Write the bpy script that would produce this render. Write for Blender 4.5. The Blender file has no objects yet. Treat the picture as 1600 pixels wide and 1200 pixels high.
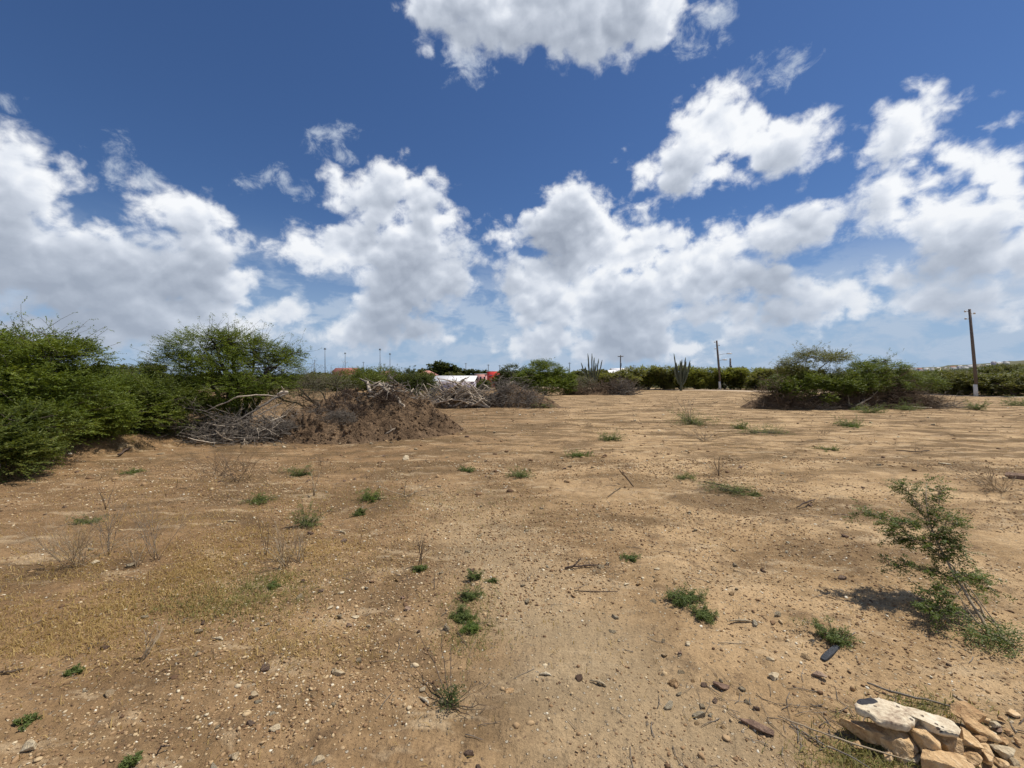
import bpy, math, random
import numpy as np
from math import radians, pi, sin, cos, atan2, asin, hypot
from mathutils import Vector, Matrix

S = bpy.context.scene
COL = S.collection
rng = np.random.default_rng(7)
random.seed(7)

# ---------------------------------------------------------------- camera
CAM_H, FPX, PITCH = 1.62, 671.0, radians(0.68)
cam_d = bpy.data.cameras.new('camera'); cam = bpy.data.objects.new('camera', cam_d); COL.objects.link(cam)
cam.location = (0, 0, CAM_H); cam.rotation_euler = (pi/2 - PITCH, 0, 0)
cam_d.sensor_width = 36; cam_d.lens = FPX/1600*36; cam_d.clip_start = 0.05; cam_d.clip_end = 20000
S.camera = cam

def ray(px, py):
    x = (px-800)/FPX; z = -(py-600)/FPX
    c, s = cos(PITCH), sin(PITCH)
    return x, c + z*s, z*c - s
def gp(px, py, z=0.0):                 # where the sight line meets the flat ground
    x, y, w = ray(px, py); t = (z-CAM_H)/w
    return x*t, y*t
def vp(px, py, Y):                     # the point at depth Y
    x, y, w = ray(px, py); t = Y/y
    return x*t, Y, CAM_H + w*t

# ---------------------------------------------------------------- render, exposure
S.view_settings.view_transform = 'Standard'; S.view_settings.look = 'None'
S.view_settings.exposure = 0.0; S.view_settings.gamma = 1.0
S.cycles.max_bounces = 5; S.cycles.diffuse_bounces = 2; S.cycles.glossy_bounces = 2
S.cycles.transmission_bounces = 3; S.cycles.transparent_max_bounces = 6
S.cycles.use_denoising = True; S.cycles.denoiser = 'OPENIMAGEDENOISE'
S.cycles.use_adaptive_sampling = True; S.cycles.adaptive_threshold = 0.02

# ---------------------------------------------------------------- sun
SUN_EL, SUN_AZ = radians(62), radians(72)          # azimuth from +Y, negative to the left
sd = Vector((sin(SUN_AZ)*cos(SUN_EL), cos(SUN_AZ)*cos(SUN_EL), sin(SUN_EL)))
sun_d = bpy.data.lights.new('sun', 'SUN'); sun = bpy.data.objects.new('sun', sun_d); COL.objects.link(sun)
sun_d.energy = 4.9; sun_d.angle = radians(0.53); sun_d.color = (1.0, 0.945, 0.86)
sun.rotation_euler = sd.to_track_quat('Z', 'Y').to_euler()

# ---------------------------------------------------------------- sky with cumulus clouds
class NT:
    def __init__(s, tree): s.t = tree
    def n(s, kind, **kw):
        nd = s.t.nodes.new(kind)
        for k, v in kw.items():
            setattr(nd, k, v)
        return nd
    def link(s, a, b): s.t.links.new(a, b)
    def put(s, sock, v):
        if isinstance(v, bpy.types.NodeSocket): s.link(v, sock)
        elif v is not None: sock.default_value = v
    def m(s, op, a, b=None, c=None, clamp=False):
        nd = s.n('ShaderNodeMath', operation=op, use_clamp=clamp)
        s.put(nd.inputs[0], a); s.put(nd.inputs[1], b); s.put(nd.inputs[2], c)
        return nd.outputs[0]
    def vm(s, op, a, b=None, c=None, scale=None):
        nd = s.n('ShaderNodeVectorMath', operation=op)
        s.put(nd.inputs[0], a); s.put(nd.inputs[1], b); s.put(nd.inputs[2], c)
        if scale is not None: s.put(nd.inputs['Scale'], scale)
        return nd.outputs['Value'] if op in ('LENGTH', 'DOT_PRODUCT', 'DISTANCE') else nd.outputs[0]
    def noise(s, v, scale, detail=4, rough=.5, dist=0, lac=2.0, color=False):
        nd = s.n('ShaderNodeTexNoise'); s.put(nd.inputs['Vector'], v)
        nd.inputs['Scale'].default_value = scale; nd.inputs['Detail'].default_value = detail
        nd.inputs['Roughness'].default_value = rough; nd.inputs['Distortion'].default_value = dist
        nd.inputs['Lacunarity'].default_value = lac
        return nd.outputs['Color' if color else 'Fac']
    def voro(s, v, scale, detail=0, rough=.5, smooth=.5, rand=1.0):
        nd = s.n('ShaderNodeTexVoronoi', feature='SMOOTH_F1'); s.put(nd.inputs['Vector'], v)
        nd.inputs['Scale'].default_value = scale; nd.inputs['Detail'].default_value = detail
        nd.inputs['Roughness'].default_value = rough; nd.inputs['Smoothness'].default_value = smooth
        nd.inputs['Randomness'].default_value = rand
        return nd.outputs['Distance']
    def ss(s, v, a, b, lo=0., hi=1.):
        nd = s.n('ShaderNodeMapRange', interpolation_type='SMOOTHSTEP'); s.put(nd.inputs[0], v)
        nd.inputs[1].default_value = a; nd.inputs[2].default_value = b
        nd.inputs[3].default_value = lo; nd.inputs[4].default_value = hi
        return nd.outputs[0]
    def lin(s, v, a, b, lo=0., hi=1.):
        nd = s.n('ShaderNodeMapRange'); s.put(nd.inputs[0], v)
        nd.inputs[1].default_value = a; nd.inputs[2].default_value = b
        nd.inputs[3].default_value = lo; nd.inputs[4].default_value = hi
        return nd.outputs[0]
    def mix(s, f, a, b, mode='MIX'):
        nd = s.n('ShaderNodeMix', data_type='RGBA', blend_type=mode); s.put(nd.inputs[0], f)
        for sock, v in ((nd.inputs[6], a), (nd.inputs[7], b)):
            if isinstance(v, tuple): sock.default_value = (*v[:3], 1)
            else: s.put(sock, v)
        return nd.outputs[2]

def azel(px, py):
    x, y, z = ray(px, py)
    return atan2(x, y), atan2(z, hypot(x, y))

# cumulus masses of that day: centre and half axes as seen from the field, in sight-line terms; converted to azimuth and elevation
CUMULUS = [
 # left bank
 (-20,290,130,105),(60,300,85,75),(0,400,190,120),(110,430,160,100),(210,430,130,100),
 (300,340,70,62),(320,390,75,70),(255,330,26,50),(340,450,75,75),(432,497,55,38),(280,500,180,70),(60,520,200,70),(-140,380,160,150),
 # centre cloud
 (595,320,75,52),(529,283,15,22),(610,285,32,22),(655,330,55,55),(560,385,110,45),(470,375,46,38),(632,400,92,68),(690,425,52,52),(618,460,72,58),(598,500,55,33),(652,512,55,34),
 (710,330,20,16),(560,520,60,28),
 # centre right bank
 (905,340,62,52),(850,360,50,38),(930,380,95,75),(1000,400,85,60),(880,440,110,70),(960,480,130,60),(835,480,58,52),(1070,430,120,60),
 (1130,365,48,34),(1200,355,75,48),(1265,345,62,42),(1190,440,90,42),(1110,490,110,40),(1270,500,60,20),(850,535,92,34),(980,540,150,30),(786,360,14,8),
 # right bank
 (1425,200,66,54),(1480,230,70,60),(1400,270,48,60),(1390,325,40,45),(1540,270,110,85),(1500,350,110,70),(1560,400,160,80),(1420,435,130,40),(1320,450,60,48),(1340,480,100,35),(1460,470,160,50),(1560,490,140,35),(1700,350,150,150),
 (1250,495,28,20),
 # floating cloud
 (1098,192,58,48),(1148,190,88,58),(1210,222,70,46),(1125,265,58,34),(1140,222,78,50),(1205,228,58,38),(1080,252,80,36),(1055,285,36,22),(1002,264,36,17),
 # top cloud
 (690,15,55,45),(730,50,50,32),(850,10,150,46),(920,50,75,36),(1000,10,110,45),
]
WISPS = [(1225,105,46,24),(1172,122,20,12),(172,232,20,30),(183,262,18,26),(205,292,26,12),(420,280,52,18),(455,297,24,10),(496,218,22,12),(532,208,28,14),
 (735,105,34,20),(1090,45,52,28),(230,275,25,20),(1010,345,22,10),(725,390,22,30),(790,355,20,14),(5,160,16,10),(1340,350,50,30),(535,245,14,8),(960,570,160,16),(1190,535,200,26)]

def ell(cx, cy, rx, ry):
    a, e = azel(cx, cy)
    a1, e1 = azel(cx+1, cy)
    return a, e, rx*hypot(a1-a, e1-e), ry*hypot(a1-a, e1-e)*0.97, atan2(e1-e, a1-a)

def hash3(ix, iy, iz, k=0):
    h = (ix.astype(np.int64)*73856093) ^ (iy.astype(np.int64)*19349663) ^ (iz.astype(np.int64)*83492791) ^ (k*2654435761)
    h = (h ^ (h >> 13))*1274126177 & 0xffffffff
    h = (h ^ (h >> 16))*2246822519 & 0xffffffff
    return ((h ^ (h >> 15)) & 0xffffff)/float(0xffffff)
def vnoise(P, k=0):                     # smooth value noise in -1..1, P (N,3)
    I = np.floor(P).astype(np.int64); f = P-I; u = f*f*f*(f*(f*6-15)+10); r = 0
    for dx in (0, 1):
        for dy in (0, 1):
            for dz in (0, 1):
                w = (u[:,0] if dx else 1-u[:,0])*(u[:,1] if dy else 1-u[:,1])*(u[:,2] if dz else 1-u[:,2])
                r = r + w*hash3(I[:,0]+dx, I[:,1]+dy, I[:,2]+dz, k)
    return r*2-1
def fbm(P, octs=4, rough=.5, k=0):
    r = 0; a = 1; t = 0
    for o in range(octs):
        r = r + a*vnoise(P*2.03**o+o*7.3, k+o); t += a; a *= rough
    return r/t
def cells(P, k=0):                      # rounded cells: 1 at a cell's heart, 0 between cells
    I = np.floor(P).astype(np.int64); s = 0
    for dx in (-1, 0, 1):
        for dy in (-1, 0, 1):
            for dz in (-1, 0, 1):
                c = I + np.array([dx, dy, dz])
                q = np.stack([hash3(c[:,0], c[:,1], c[:,2], k+j) for j in (11, 12, 13)], 1) + c
                d2 = ((P-q)**2).sum(1)
                s = s + np.exp(-d2*9.0)
    return np.sqrt(np.clip(1+np.log(s+1e-9)/4.0, 0, 1))
def dirs(az, el):
    return np.stack([np.sin(az)*np.cos(el), np.cos(az)*np.cos(el), np.sin(el)], 1)

def union(az, el, lst, k):
    acc = np.full(az.shape, 10.0)
    for a, e, ra, re, rot in lst:
        c, s_ = cos(rot), sin(rot); dx, dy = az-a, el-e
        l = np.hypot((dx*c+dy*s_)/ra, (-dx*s_+dy*c)/re)
        d = (l-1)*(ra*re)**.5
        h = np.clip(k-np.abs(acc-d), 0, None)/k
        acc = np.minimum(acc, d) - h*h*k*0.25
    return -acc

W = bpy.data.worlds.new('World'); S.world = W; W.use_nodes = True
T = NT(W.node_tree)
for nd in list(W.node_tree.nodes): W.node_tree.nodes.remove(nd)
out = T.n('ShaderNodeOutputWorld'); bg = T.n('ShaderNodeBackground')
sky = T.n('ShaderNodeTexSky'); sky.sky_type = 'NISHITA'; sky.sun_disc = False
sky.sun_elevation = SUN_EL; sky.sun_rotation = SUN_AZ; sky.altitude = 0; sky.air_density = 1.0; sky.dust_density = 0.15; sky.ozone_density = 3.0
SKYK, SKYTINT, HORIZON = 0.064, (0.71, 0.93, 1.25), (0.35, 0.48, 0.66)
tc = T.n('ShaderNodeTexCoord')
dirv = T.vm('NORMALIZE', tc.outputs['Generated'])
sx = T.n('ShaderNodeSeparateXYZ'); T.link(dirv, sx.inputs[0])
low = T.ss(sx.outputs[2], 0.0, 0.36, 1.0, 0.0)
skyc = T.mix(1.0, T.vm('SCALE', sky.outputs[0], scale=SKYK), SKYTINT, 'MULTIPLY')
base = T.mix(T.m('MULTIPLY', T.m('POWER', low, 1.3), 0.92), skyc, HORIZON)
T.link(base, bg.inputs[0]); bg.inputs[1].default_value = 1.0
T.link(bg.outputs[0], out.inputs[0])
W.cycles.sampling_method = 'MANUAL'; W.cycles.sample_map_resolution = 256

# the cloud layer: one dome far above and around, open where the sky is clear
def cloud_dome():
    r = np.random.default_rng(3)
    mc = [ell(*q) for q in CUMULUS]; mw = [ell(*q) for q in WISPS]
    for i in range(90):                 # the rest of the sky round about
        a = r.uniform(1.15, 2*pi-1.15); e = r.uniform(.02, .6)**1.2; q = r.uniform(.05, .16)
        for j in range(4): mc.append((a+r.normal(0, q), e+r.normal(0, q*.4), q*r.uniform(.5, 1), q*r.uniform(.3, .6), 0.))
    D = radians(1)
    A = np.concatenate([np.arange(-62, 62.01, .23), np.arange(64, 297, 2.0)])*D
    E = np.concatenate([np.arange(-3, 44.01, .23), np.arange(46, 89, 3.0)])*D
    ga, ge = np.meshgrid(A, E); az = ga.ravel(); el = ge.ravel()
    U = np.array([0.03, 0.10])
    def raw(k, octs):
        a = az+U[0]*k; e = el+U[1]*k; d = dirs(a, e); d[:,2] *= 1.25
        w = np.stack([fbm(d*6+3, 3, .5, 50), fbm(d*6+9, 3, .5, 60)], 1)*0.018
        f = union(a+w[:,0], e+w[:,1], mc, .03)
        dd = d + np.concatenate([w, w[:,:1]], 1)*.6
        c1 = cells(dd*8, 1); b = (c1-.70)*.060
        if octs > 1: c2 = cells(dd*17, 2); b = b + (c2-.70)*.042
        if octs > 2: c3 = cells(dd*37, 3); b = b + (c3-.70)*.028
        n = fbm(d*10, 4, .55, 5)*.040
        big = fbm(d*4.2+3, 2, .5, 77)
        return f, b, n, big
    f0, b0, n0, g0 = raw(0, 3)
    cover = np.minimum(f0, .08) + b0*.55 + n0*.5 + .005
    print('cloud means', b0.mean(), n0.mean())
    def dens(k, o):
        f, b, n, g = raw(k, o)
        return np.clip(np.minimum(f, .06) + b*1.3 + n*1.2 + g*.085, 0, .2)
    tau = dens(.12, 3)*.7 + dens(.28, 3)*.9 + dens(.55, 2)*1.0 + dens(1.0, 1)*.8
    f1, b1, n1, g1 = raw(.16, 3)
    light = np.exp(-tau*LK) + (b0+n0-b1-n1)*RELIEF + (g0-g1)*.6
    wi = union(az, el, mw, .012)
    nA, nE = len(A), len(E)
    R = 6500.0
    P = dirs(az, el)*R
    i = (np.arange(nE-1)[:,None]*nA + np.arange(nA)[None,:]).ravel()
    j = (np.arange(nE-1)[:,None]*nA + ((np.arange(nA)+1)%nA)[None,:]).ravel()
    faces = np.stack([i, i+nA, j+nA, j], 1)
    me = bpy.data.meshes.new('sky')
    me.vertices.add(len(P)); me.vertices.foreach_set('co', P.astype(np.float32).ravel())
    me.loops.add(faces.size); me.loops.foreach_set('vertex_index', faces.astype(np.int32).ravel())
    me.polygons.add(len(faces)); me.polygons.foreach_set('loop_start', np.arange(0, faces.size, 4, dtype=np.int32))
    me.polygons.foreach_set('use_smooth', np.ones(len(faces), dtype=bool))
    me.update(calc_edges=True)
    for nm, v in (('cover', cover), ('light', light), ('wisp', wi)):
        at = me.attributes.new(nm, 'FLOAT', 'POINT'); at.data.foreach_set('value', v.astype(np.float32))
    ob = bpy.data.objects.new('sky', me); COL.objects.link(ob); ob['kind'] = 'structure'
    m = bpy.data.materials.new('clouds'); m.use_nodes = True
    t = NT(m.node_tree)
    for nd in list(m.node_tree.nodes): m.node_tree.nodes.remove(nd)
    o = t.n('ShaderNodeOutputMaterial')
    def attr(nm):
        nd = t.n('ShaderNodeAttribute'); nd.attribute_name = nm; return nd.outputs['Fac']
    tcn = t.n('ShaderNodeTexCoord')
    dv = t.vm('NORMALIZE', tcn.outputs['Object'])
    dz = t.vm('MULTIPLY', dv, (1, 1, 1.2))
    sp = t.n('ShaderNodeSeparateXYZ'); t.link(dv, sp.inputs[0]); z = sp.outputs[2]
    n0 = t.noise(dz, 30.0, 6, .60, .25)
    n1 = t.noise(t.vm('ADD', dz, (.004, 0, .012)), 30.0, 3, .58, .25)
    d0 = t.m('ADD', attr('cover'), t.m('MULTIPLY_ADD', n0, .095, -.0475))
    alpha = t.ss(d0, -.010, .036)
    rel = t.m('SUBTRACT', n0, n1)
    L = t.m('ADD', attr('light'), t.m('MULTIPLY', rel, .42))
    rim = t.ss(d0, .0, .05)
    L = t.m('ADD', L, t.m('MULTIPLY_ADD', rim, -.10, .06), clamp=True)
    rp = t.n('ShaderNodeValToRGB'); t.link(L, rp.inputs[0]); c = rp.color_ramp
    c.elements[0].position = 0; c.elements[0].color = (*CRAMP[0][1], 1)
    c.elements[1].position = 1; c.elements[1].color = (*CRAMP[-1][1], 1)
    for p, q in CRAMP[1:-1]: c.elements.new(p).color = (*q, 1)
    lowf = t.ss(z, 0.0, .34, 1., 0.)
    ccol = t.mix(t.m('MULTIPLY', lowf, .38), rp.outputs[0], (0.42, 0.50, 0.62))
    pw = t.m('MULTIPLY_ADD', t.noise(dz, 22.0, 8, .66, .35), .17, -.085)
    aw = t.ss(t.m('ADD', t.m('MINIMUM', attr('wisp'), .015), pw), -.006, .045, 0, .75)
    pl = t.noise(t.vm('MULTIPLY', dv, (1, 1, 2.2)), 11.0, 7, .6, .3)
    al_ = t.m('MULTIPLY', t.ss(pl, .40, .58, 0, .85), t.ss(z, .08, .30, 1., 0.))
    # thin clouds under the thick ones
    a2 = t.m('MAXIMUM', aw, al_)
    thin = t.mix(t.ss(z, .06, .25), (0.44, 0.54, 0.68), (0.60, 0.67, 0.77))
    atot = t.m('SUBTRACT', 1.0, t.m('MULTIPLY', t.m('SUBTRACT', 1.0, alpha), t.m('SUBTRACT', 1.0, a2)))
    col = t.mix(t.m('DIVIDE', alpha, t.m('MAXIMUM', atot, .001), clamp=True), thin, ccol)
    em = t.n('ShaderNodeEmission'); t.link(col, em.inputs[0])
    tr = t.n('ShaderNodeBsdfTransparent'); mx = t.n('ShaderNodeMixShader')
    t.link(atot, mx.inputs[0]); t.link(tr.outputs[0], mx.inputs[1]); t.link(em.outputs[0], mx.inputs[2])
    t.link(mx.outputs[0], o.inputs[0]); m.cycles.emission_sampling = 'NONE'
    me.materials.append(m)
    return ob
LK, RELIEF = 4.4, 3.8
CRAMP = [(0, (.325,.37,.455)), (.3, (.46,.51,.60)), (.58, (.61,.66,.75)), (.82, (.80,.84,.91)), (1, (.94,.96,.99))]
cloud_dome()

# ================================================================ helpers
def tag(o, label=None, cat=None, group=None, kind=None):
    if label: o['label'] = label
    if cat: o['category'] = cat
    if group: o['group'] = group
    if kind: o['kind'] = kind
    return o
def empty(name, loc=(0,0,0), rz=0., sc=1.):
    o = bpy.data.objects.new(name, None); COL.objects.link(o); o.location = loc
    o.rotation_euler = (0, 0, rz); o.scale = (sc,)*3 if not hasattr(sc, '__len__') else sc; o.empty_display_size = .2
    return o
def copy_tree(o, parent=None):
    c = o.copy(); COL.objects.link(c); c.parent = parent
    for ch in o.children: copy_tree(ch, c)
    return c

class Geo:
    """collects faces; build() links them as one mesh object"""
    def __init__(s): s.v = []; s.f = {}; s.n = 0
    def add(s, V, Fc):
        V = np.asarray(V, float).reshape(-1, 3); Fc = np.asarray(Fc, np.int64)
        s.v.append(V); s.f.setdefault(Fc.shape[1], []).append(Fc+s.n); s.n += len(V); return s
    def build(s, name, mat, parent=None, smooth=False, loc=None):
        V = np.concatenate(s.v).astype(np.float32)
        me = bpy.data.meshes.new(name); me.vertices.add(len(V)); me.vertices.foreach_set('co', V.ravel())
        idx = []; start = []; k = 0
        for n, L in s.f.items():
            A = np.concatenate(L); idx.append(A.ravel()); start.append(k+np.arange(len(A))*n); k += A.size
        idx = np.concatenate(idx).astype(np.int32); start = np.concatenate(start).astype(np.int32)
        me.loops.add(len(idx)); me.loops.foreach_set('vertex_index', idx)
        me.polygons.add(len(start)); me.polygons.foreach_set('loop_start', start)
        if smooth: me.polygons.foreach_set('use_smooth', np.ones(len(start), dtype=bool))
        me.update(calc_edges=True); me.validate()
        if mat: me.materials.append(mat)
        o = bpy.data.objects.new(name, me); COL.objects.link(o)
        if parent: o.parent = parent
        if loc is not None: o.location = loc
        return o

def unit(a): return a/np.maximum(np.linalg.norm(a, axis=-1, keepdims=True), 1e-9)
def tubes(g, P, R, sides=4, cap=True):
    """P (N,K,3) centre lines, R (N,K) radii"""
    P = np.asarray(P, float); R = np.broadcast_to(np.asarray(R, float), P.shape[:2])
    N, K, _ = P.shape
    T_ = np.gradient(P, axis=1); T_ = unit(T_)
    main = unit(P[:,-1]-P[:,0])
    ref = np.where(np.abs(main[:,2:3]) < .8, np.array([[0,0,1.]]), np.array([[1.,0,0]]))[:,None,:]
    A = unit(np.cross(T_, np.broadcast_to(ref, T_.shape))); B = np.cross(T_, A)
    th = np.arange(sides)*2*pi/sides
    V = P[:,:,None,:] + R[:,:,None,None]*(A[:,:,None,:]*np.cos(th)[None,None,:,None] + B[:,:,None,:]*np.sin(th)[None,None,:,None])
    V = V.reshape(-1, 3)
    n = np.arange(N)[:,None,None]*K*sides; k = np.arange(K-1)[None,:,None]*sides; s0 = np.arange(sides)[None,None,:]; s1 = (s0+1) % sides
    Fc = np.stack([n+k+s0, n+k+s1, n+k+sides+s1, n+k+sides+s0], -1).reshape(-1, 4)
    g.add(V, Fc)
    if cap and sides >= 3:
        e = (np.arange(N)[:,None]*K*sides + np.arange(sides)[None,:])
        g.f.setdefault(sides, []).append(e[:, ::-1]+g.n-len(V)); g.f[sides].append(e+(K-1)*sides+g.n-len(V))
    return g
def tube(g, pts, radii, sides=8): return tubes(g, np.array(pts, float)[None], np.array(radii, float)[None] if hasattr(radii,'__len__') else np.full((1, len(pts)), radii), sides)
def box(g, c, s, rz=0.):
    V = np.array([[x, y, z] for x in (-.5,.5) for y in (-.5,.5) for z in (-.5,.5)])*np.array(s)
    cc, ss_ = cos(rz), sin(rz); V = np.stack([V[:,0]*cc-V[:,1]*ss_, V[:,0]*ss_+V[:,1]*cc, V[:,2]], 1)+np.array(c)
    return g.add(V, [[0,1,3,2],[4,6,7,5],[0,4,5,1],[2,3,7,6],[0,2,6,4],[1,5,7,3]])

def curve_paths(r, P0, D, L, K=5, wob=.25, droop=0.):
    """N wandering twigs from P0 in direction D"""
    N = len(P0); D = unit(D); step = (np.asarray(L)/(K-1)); step = np.broadcast_to(step, (N,))[:,None]
    out_ = [P0]; d = D.copy()
    for i in range(K-1):
        d = unit(d + r.normal(0, wob, (N, 3)) + np.array([0, 0, -droop])); out_.append(out_[-1]+d*step)
    return np.stack(out_, 1)
def branching(r, P0, D, L, rad, levels=3, kids=4, ratio=.6, spread=.8, wob=.2, K=5, upb=.15, t0=.3):
    """levels of twigs; returns list of (paths, radii)"""
    res = []; P = curve_paths(r, np.asarray(P0, float), np.asarray(D, float), L, K, wob); R = np.linspace(1, .55, K)[None]*np.asarray(rad).reshape(-1,1)
    R = np.broadcast_to(R, P.shape[:2]).copy(); Ls = np.broadcast_to(np.asarray(L, float), (len(P),)).copy(); res.append((P, R))
    for lv in range(1, levels):
        N = len(P); i = np.repeat(np.arange(N), kids); t = r.uniform(t0, 1, len(i))*(K-1); a = np.minimum(t.astype(int), K-2); fr = (t-a)[:,None]
        base = P[i, a]*(1-fr)+P[i, a+1]*fr; tan = unit(P[i, a+1]-P[i, a])
        d = unit(tan + r.normal(0, spread, (len(i), 3)) + np.array([0, 0, upb]))
        Ls = Ls[i]*ratio*r.uniform(.6, 1.25, len(i)); rr = R[i, a]*.62
        P = curve_paths(r, base, d, Ls, K, wob); R = rr[:,None]*np.linspace(1, .45, K)[None]
        res.append((P, R))
    return res

def leaves(g, r, C, A, ln, wd, tilt=.5):
    """leaf quads (pointed) at C growing along A"""
    N = len(C); A = unit(A); ln = np.broadcast_to(ln, (N,))[:,None]; wd = np.broadcast_to(wd, (N,))[:,None]
    up_ = unit(np.array([0,0,1.])+r.normal(0, tilt, (N,3))); B = unit(np.cross(A, up_)); 
    V = np.stack([C, C+A*ln*.5+B*wd*.5, C+A*ln, C+A*ln*.5-B*wd*.5], 1).reshape(-1, 3)
    i = np.arange(N)*4; return g.add(V, np.stack([i, i+1, i+2, i+3], 1))
def sprays(g, r, P0, D, L, nl, ln, wd, droop=.05):
    """feathery sprays: leaflets in two rows along short twigs"""
    N = len(P0); D = unit(D); t = np.linspace(.08, 1, nl)[None,:,None]
    side = unit(np.cross(D, np.array([0,0,1.])+r.normal(0,.25,(N,3))))
    L = np.broadcast_to(L, (N,))[:,None,None]
    ctr = P0[:,None,:] + D[:,None,:]*L*t + np.array([0,0,-1.])*droop*L*t*t + r.normal(0, .004, (N, nl, 3))
    sg = np.where(np.arange(nl) % 2 == 0, 1., -1.)[None,:,None]
    A = side[:,None,:]*sg + D[:,None,:]*.6 + r.normal(0, .22, (N, nl, 3))
    return leaves(g, r, ctr.reshape(-1,3), A.reshape(-1,3), ln*r.uniform(.7,1.2,N*nl), wd*r.uniform(.7,1.2,N*nl), .45)

# ================================================================ materials
def newmat(name, rough=.9, spec=.2):
    m = bpy.data.materials.new(name); m.use_nodes = True; t = NT(m.node_tree)
    b = m.node_tree.nodes['Principled BSDF']; b.inputs['Roughness'].default_value = rough
    b.inputs['Specular IOR Level'].default_value = spec
    return m, t, b
def bump(t, b, h, strength=.5, dist=.02):
    n = t.n('ShaderNodeBump'); n.inputs['Strength'].default_value = strength; n.inputs['Distance'].default_value = dist
    t.link(h, n.inputs['Height']); t.link(n.outputs[0], b.inputs['Normal'])
def ramp(t, f, stops):
    nd = t.n('ShaderNodeValToRGB'); t.put(nd.inputs[0], f); c = nd.color_ramp
    c.elements[0].position = stops[0][0]; c.elements[0].color = (*stops[0][1], 1)
    c.elements[1].position = stops[-1][0]; c.elements[1].color = (*stops[-1][1], 1)
    for p, q in stops[1:-1]: c.elements.new(p).color = (*q, 1)
    return nd.outputs[0]
def objco(t): return t.n('ShaderNodeTexCoord').outputs['Object']
def plain(name, col, rough=.8, var=.25, scale=3., spec=.2):
    m, t, b = newmat(name, rough, spec); n = t.noise(objco(t), scale, 5, .6)
    lo = tuple(c*(1-var) for c in col); hi = tuple(min(1, c*(1+var)) for c in col)
    t.link(ramp(t, n, [(.3, lo), (.7, hi)]), b.inputs[0]); bump(t, b, n, .2, .01)
    return m
def leafmat(name, stops, trans=.35, rough=.55, nscale=1.2):
    m, t, b = newmat(name, rough, .25)
    isl = t.n('ShaderNodeNewGeometry').outputs['Random Per Island']
    n = t.noise(objco(t), nscale, 3, .5)
    f = t.m('ADD', t.m('MULTIPLY', isl, .55), t.m('MULTIPLY_ADD', n, 1.1, -.33), clamp=True)
    c = ramp(t, f, stops); t.link(c, b.inputs[0])
    tr = t.n('ShaderNodeBsdfTranslucent'); t.link(t.mix(1., c, (1.25, 1.2, .55), 'MULTIPLY'), tr.inputs[0])
    mx = t.n('ShaderNodeMixShader'); mx.inputs[0].default_value = trans
    t.link(b.outputs[0], mx.inputs[1]); t.link(tr.outputs[0], mx.inputs[2])
    o = m.node_tree.nodes['Material Output']; t.link(mx.outputs[0], o.inputs[0])
    return m
M = {}
def lf(name, st, k=1.12, **kw): return leafmat(name, [(p, tuple(c*k for c in q)) for p, q in st], **kw)
M['acacia'] = lf('acacia leaves', [(0,(.042,.058,.012)),(.45,(.090,.115,.024)),(.8,(.150,.172,.038)),(1,(.22,.225,.07))])
M['acacia_bright'] = lf('bright acacia leaves', [(0,(.044,.064,.010)),(.45,(.104,.140,.022)),(.8,(.170,.205,.036)),(1,(.25,.26,.07))])
M['acacia_olive'] = lf('olive acacia leaves', [(0,(.070,.076,.020)),(.5,(.130,.138,.042)),(.85,(.195,.195,.066)),(1,(.25,.24,.10))])
M['row_leaf'] = lf('sunlit flat crown leaves', [(0,(.095,.108,.022)),(.5,(.180,.200,.042)),(1,(.29,.30,.08))], trans=.5)
M['row_olive'] = lf('sunlit olive crown leaves', [(0,(.090,.095,.030)),(.5,(.160,.165,.055)),(1,(.25,.25,.095))], trans=.5)
M['dark_leaf'] = lf('dark shrub leaves', [(0,(.030,.042,.012)),(.5,(.062,.080,.022)),(1,(.11,.125,.04))])
M['grey_scrub'] = lf('grey scrub leaves', [(0,(.085,.082,.050)),(.5,(.130,.125,.075)),(1,(.19,.18,.11))], trans=.2)
M['far_scrub'] = lf('distant scrub leaves', [(0,(.080,.086,.032)),(.5,(.130,.138,.050)),(1,(.19,.195,.078))], trans=.4, nscale=.15)
M['weed'] = leafmat('weed leaves', [(0,(.070,.098,.026)),(.5,(.122,.160,.042)),(1,(.195,.235,.075))], .35, nscale=8)
M['weed_yellow'] = leafmat('yellow green weed leaves', [(0,(.060,.100,.018)),(.5,(.105,.160,.028)),(1,(.20,.245,.05))], .35, nscale=5)
M['dry_grass'] = leafmat('dry grass blades', [(0,(.24,.155,.058)),(.5,(.40,.275,.105)),(1,(.56,.43,.19))], .3, .8, 1.0)
M['green_grass'] = leafmat('half dry grass blades', [(0,(.12,.13,.04)),(.5,(.20,.19,.06)),(1,(.33,.28,.11))], .3, .8, 3)
def woodmat(name, lo, hi, scale=18):
    m, t, b = newmat(name, .85, .15)
    isl = t.n('ShaderNodeNewGeometry').outputs['Random Per Island']
    n = t.noise(t.vm('MULTIPLY', objco(t), (1,1,1)), scale, 4, .65)
    f = t.m('ADD', t.m('MULTIPLY', isl, .6), t.m('MULTIPLY_ADD', n, .9, -.25), clamp=True)
    t.link(ramp(t, f, [(0, lo), (1, hi)]), b.inputs[0]); bump(t, b, n, .5, .01); return m
M['bleached'] = woodmat('bleached dead wood', (.22,.165,.115), (.64,.55,.43))
M['greybrush'] = woodmat('grey dead brush', (.10,.083,.066), (.27,.235,.195))
M['brownbrush'] = woodmat('brown dead brush', (.080,.055,.036), (.21,.155,.105))
M['bark'] = woodmat('shrub bark', (.07,.055,.042), (.16,.13,.10))
M['darkstick'] = woodmat('dark stick', (.05,.035,.028), (.12,.085,.065))
M['straw'] = woodmat('straw stalks', (.24,.175,.11), (.46,.37,.25))
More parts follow.
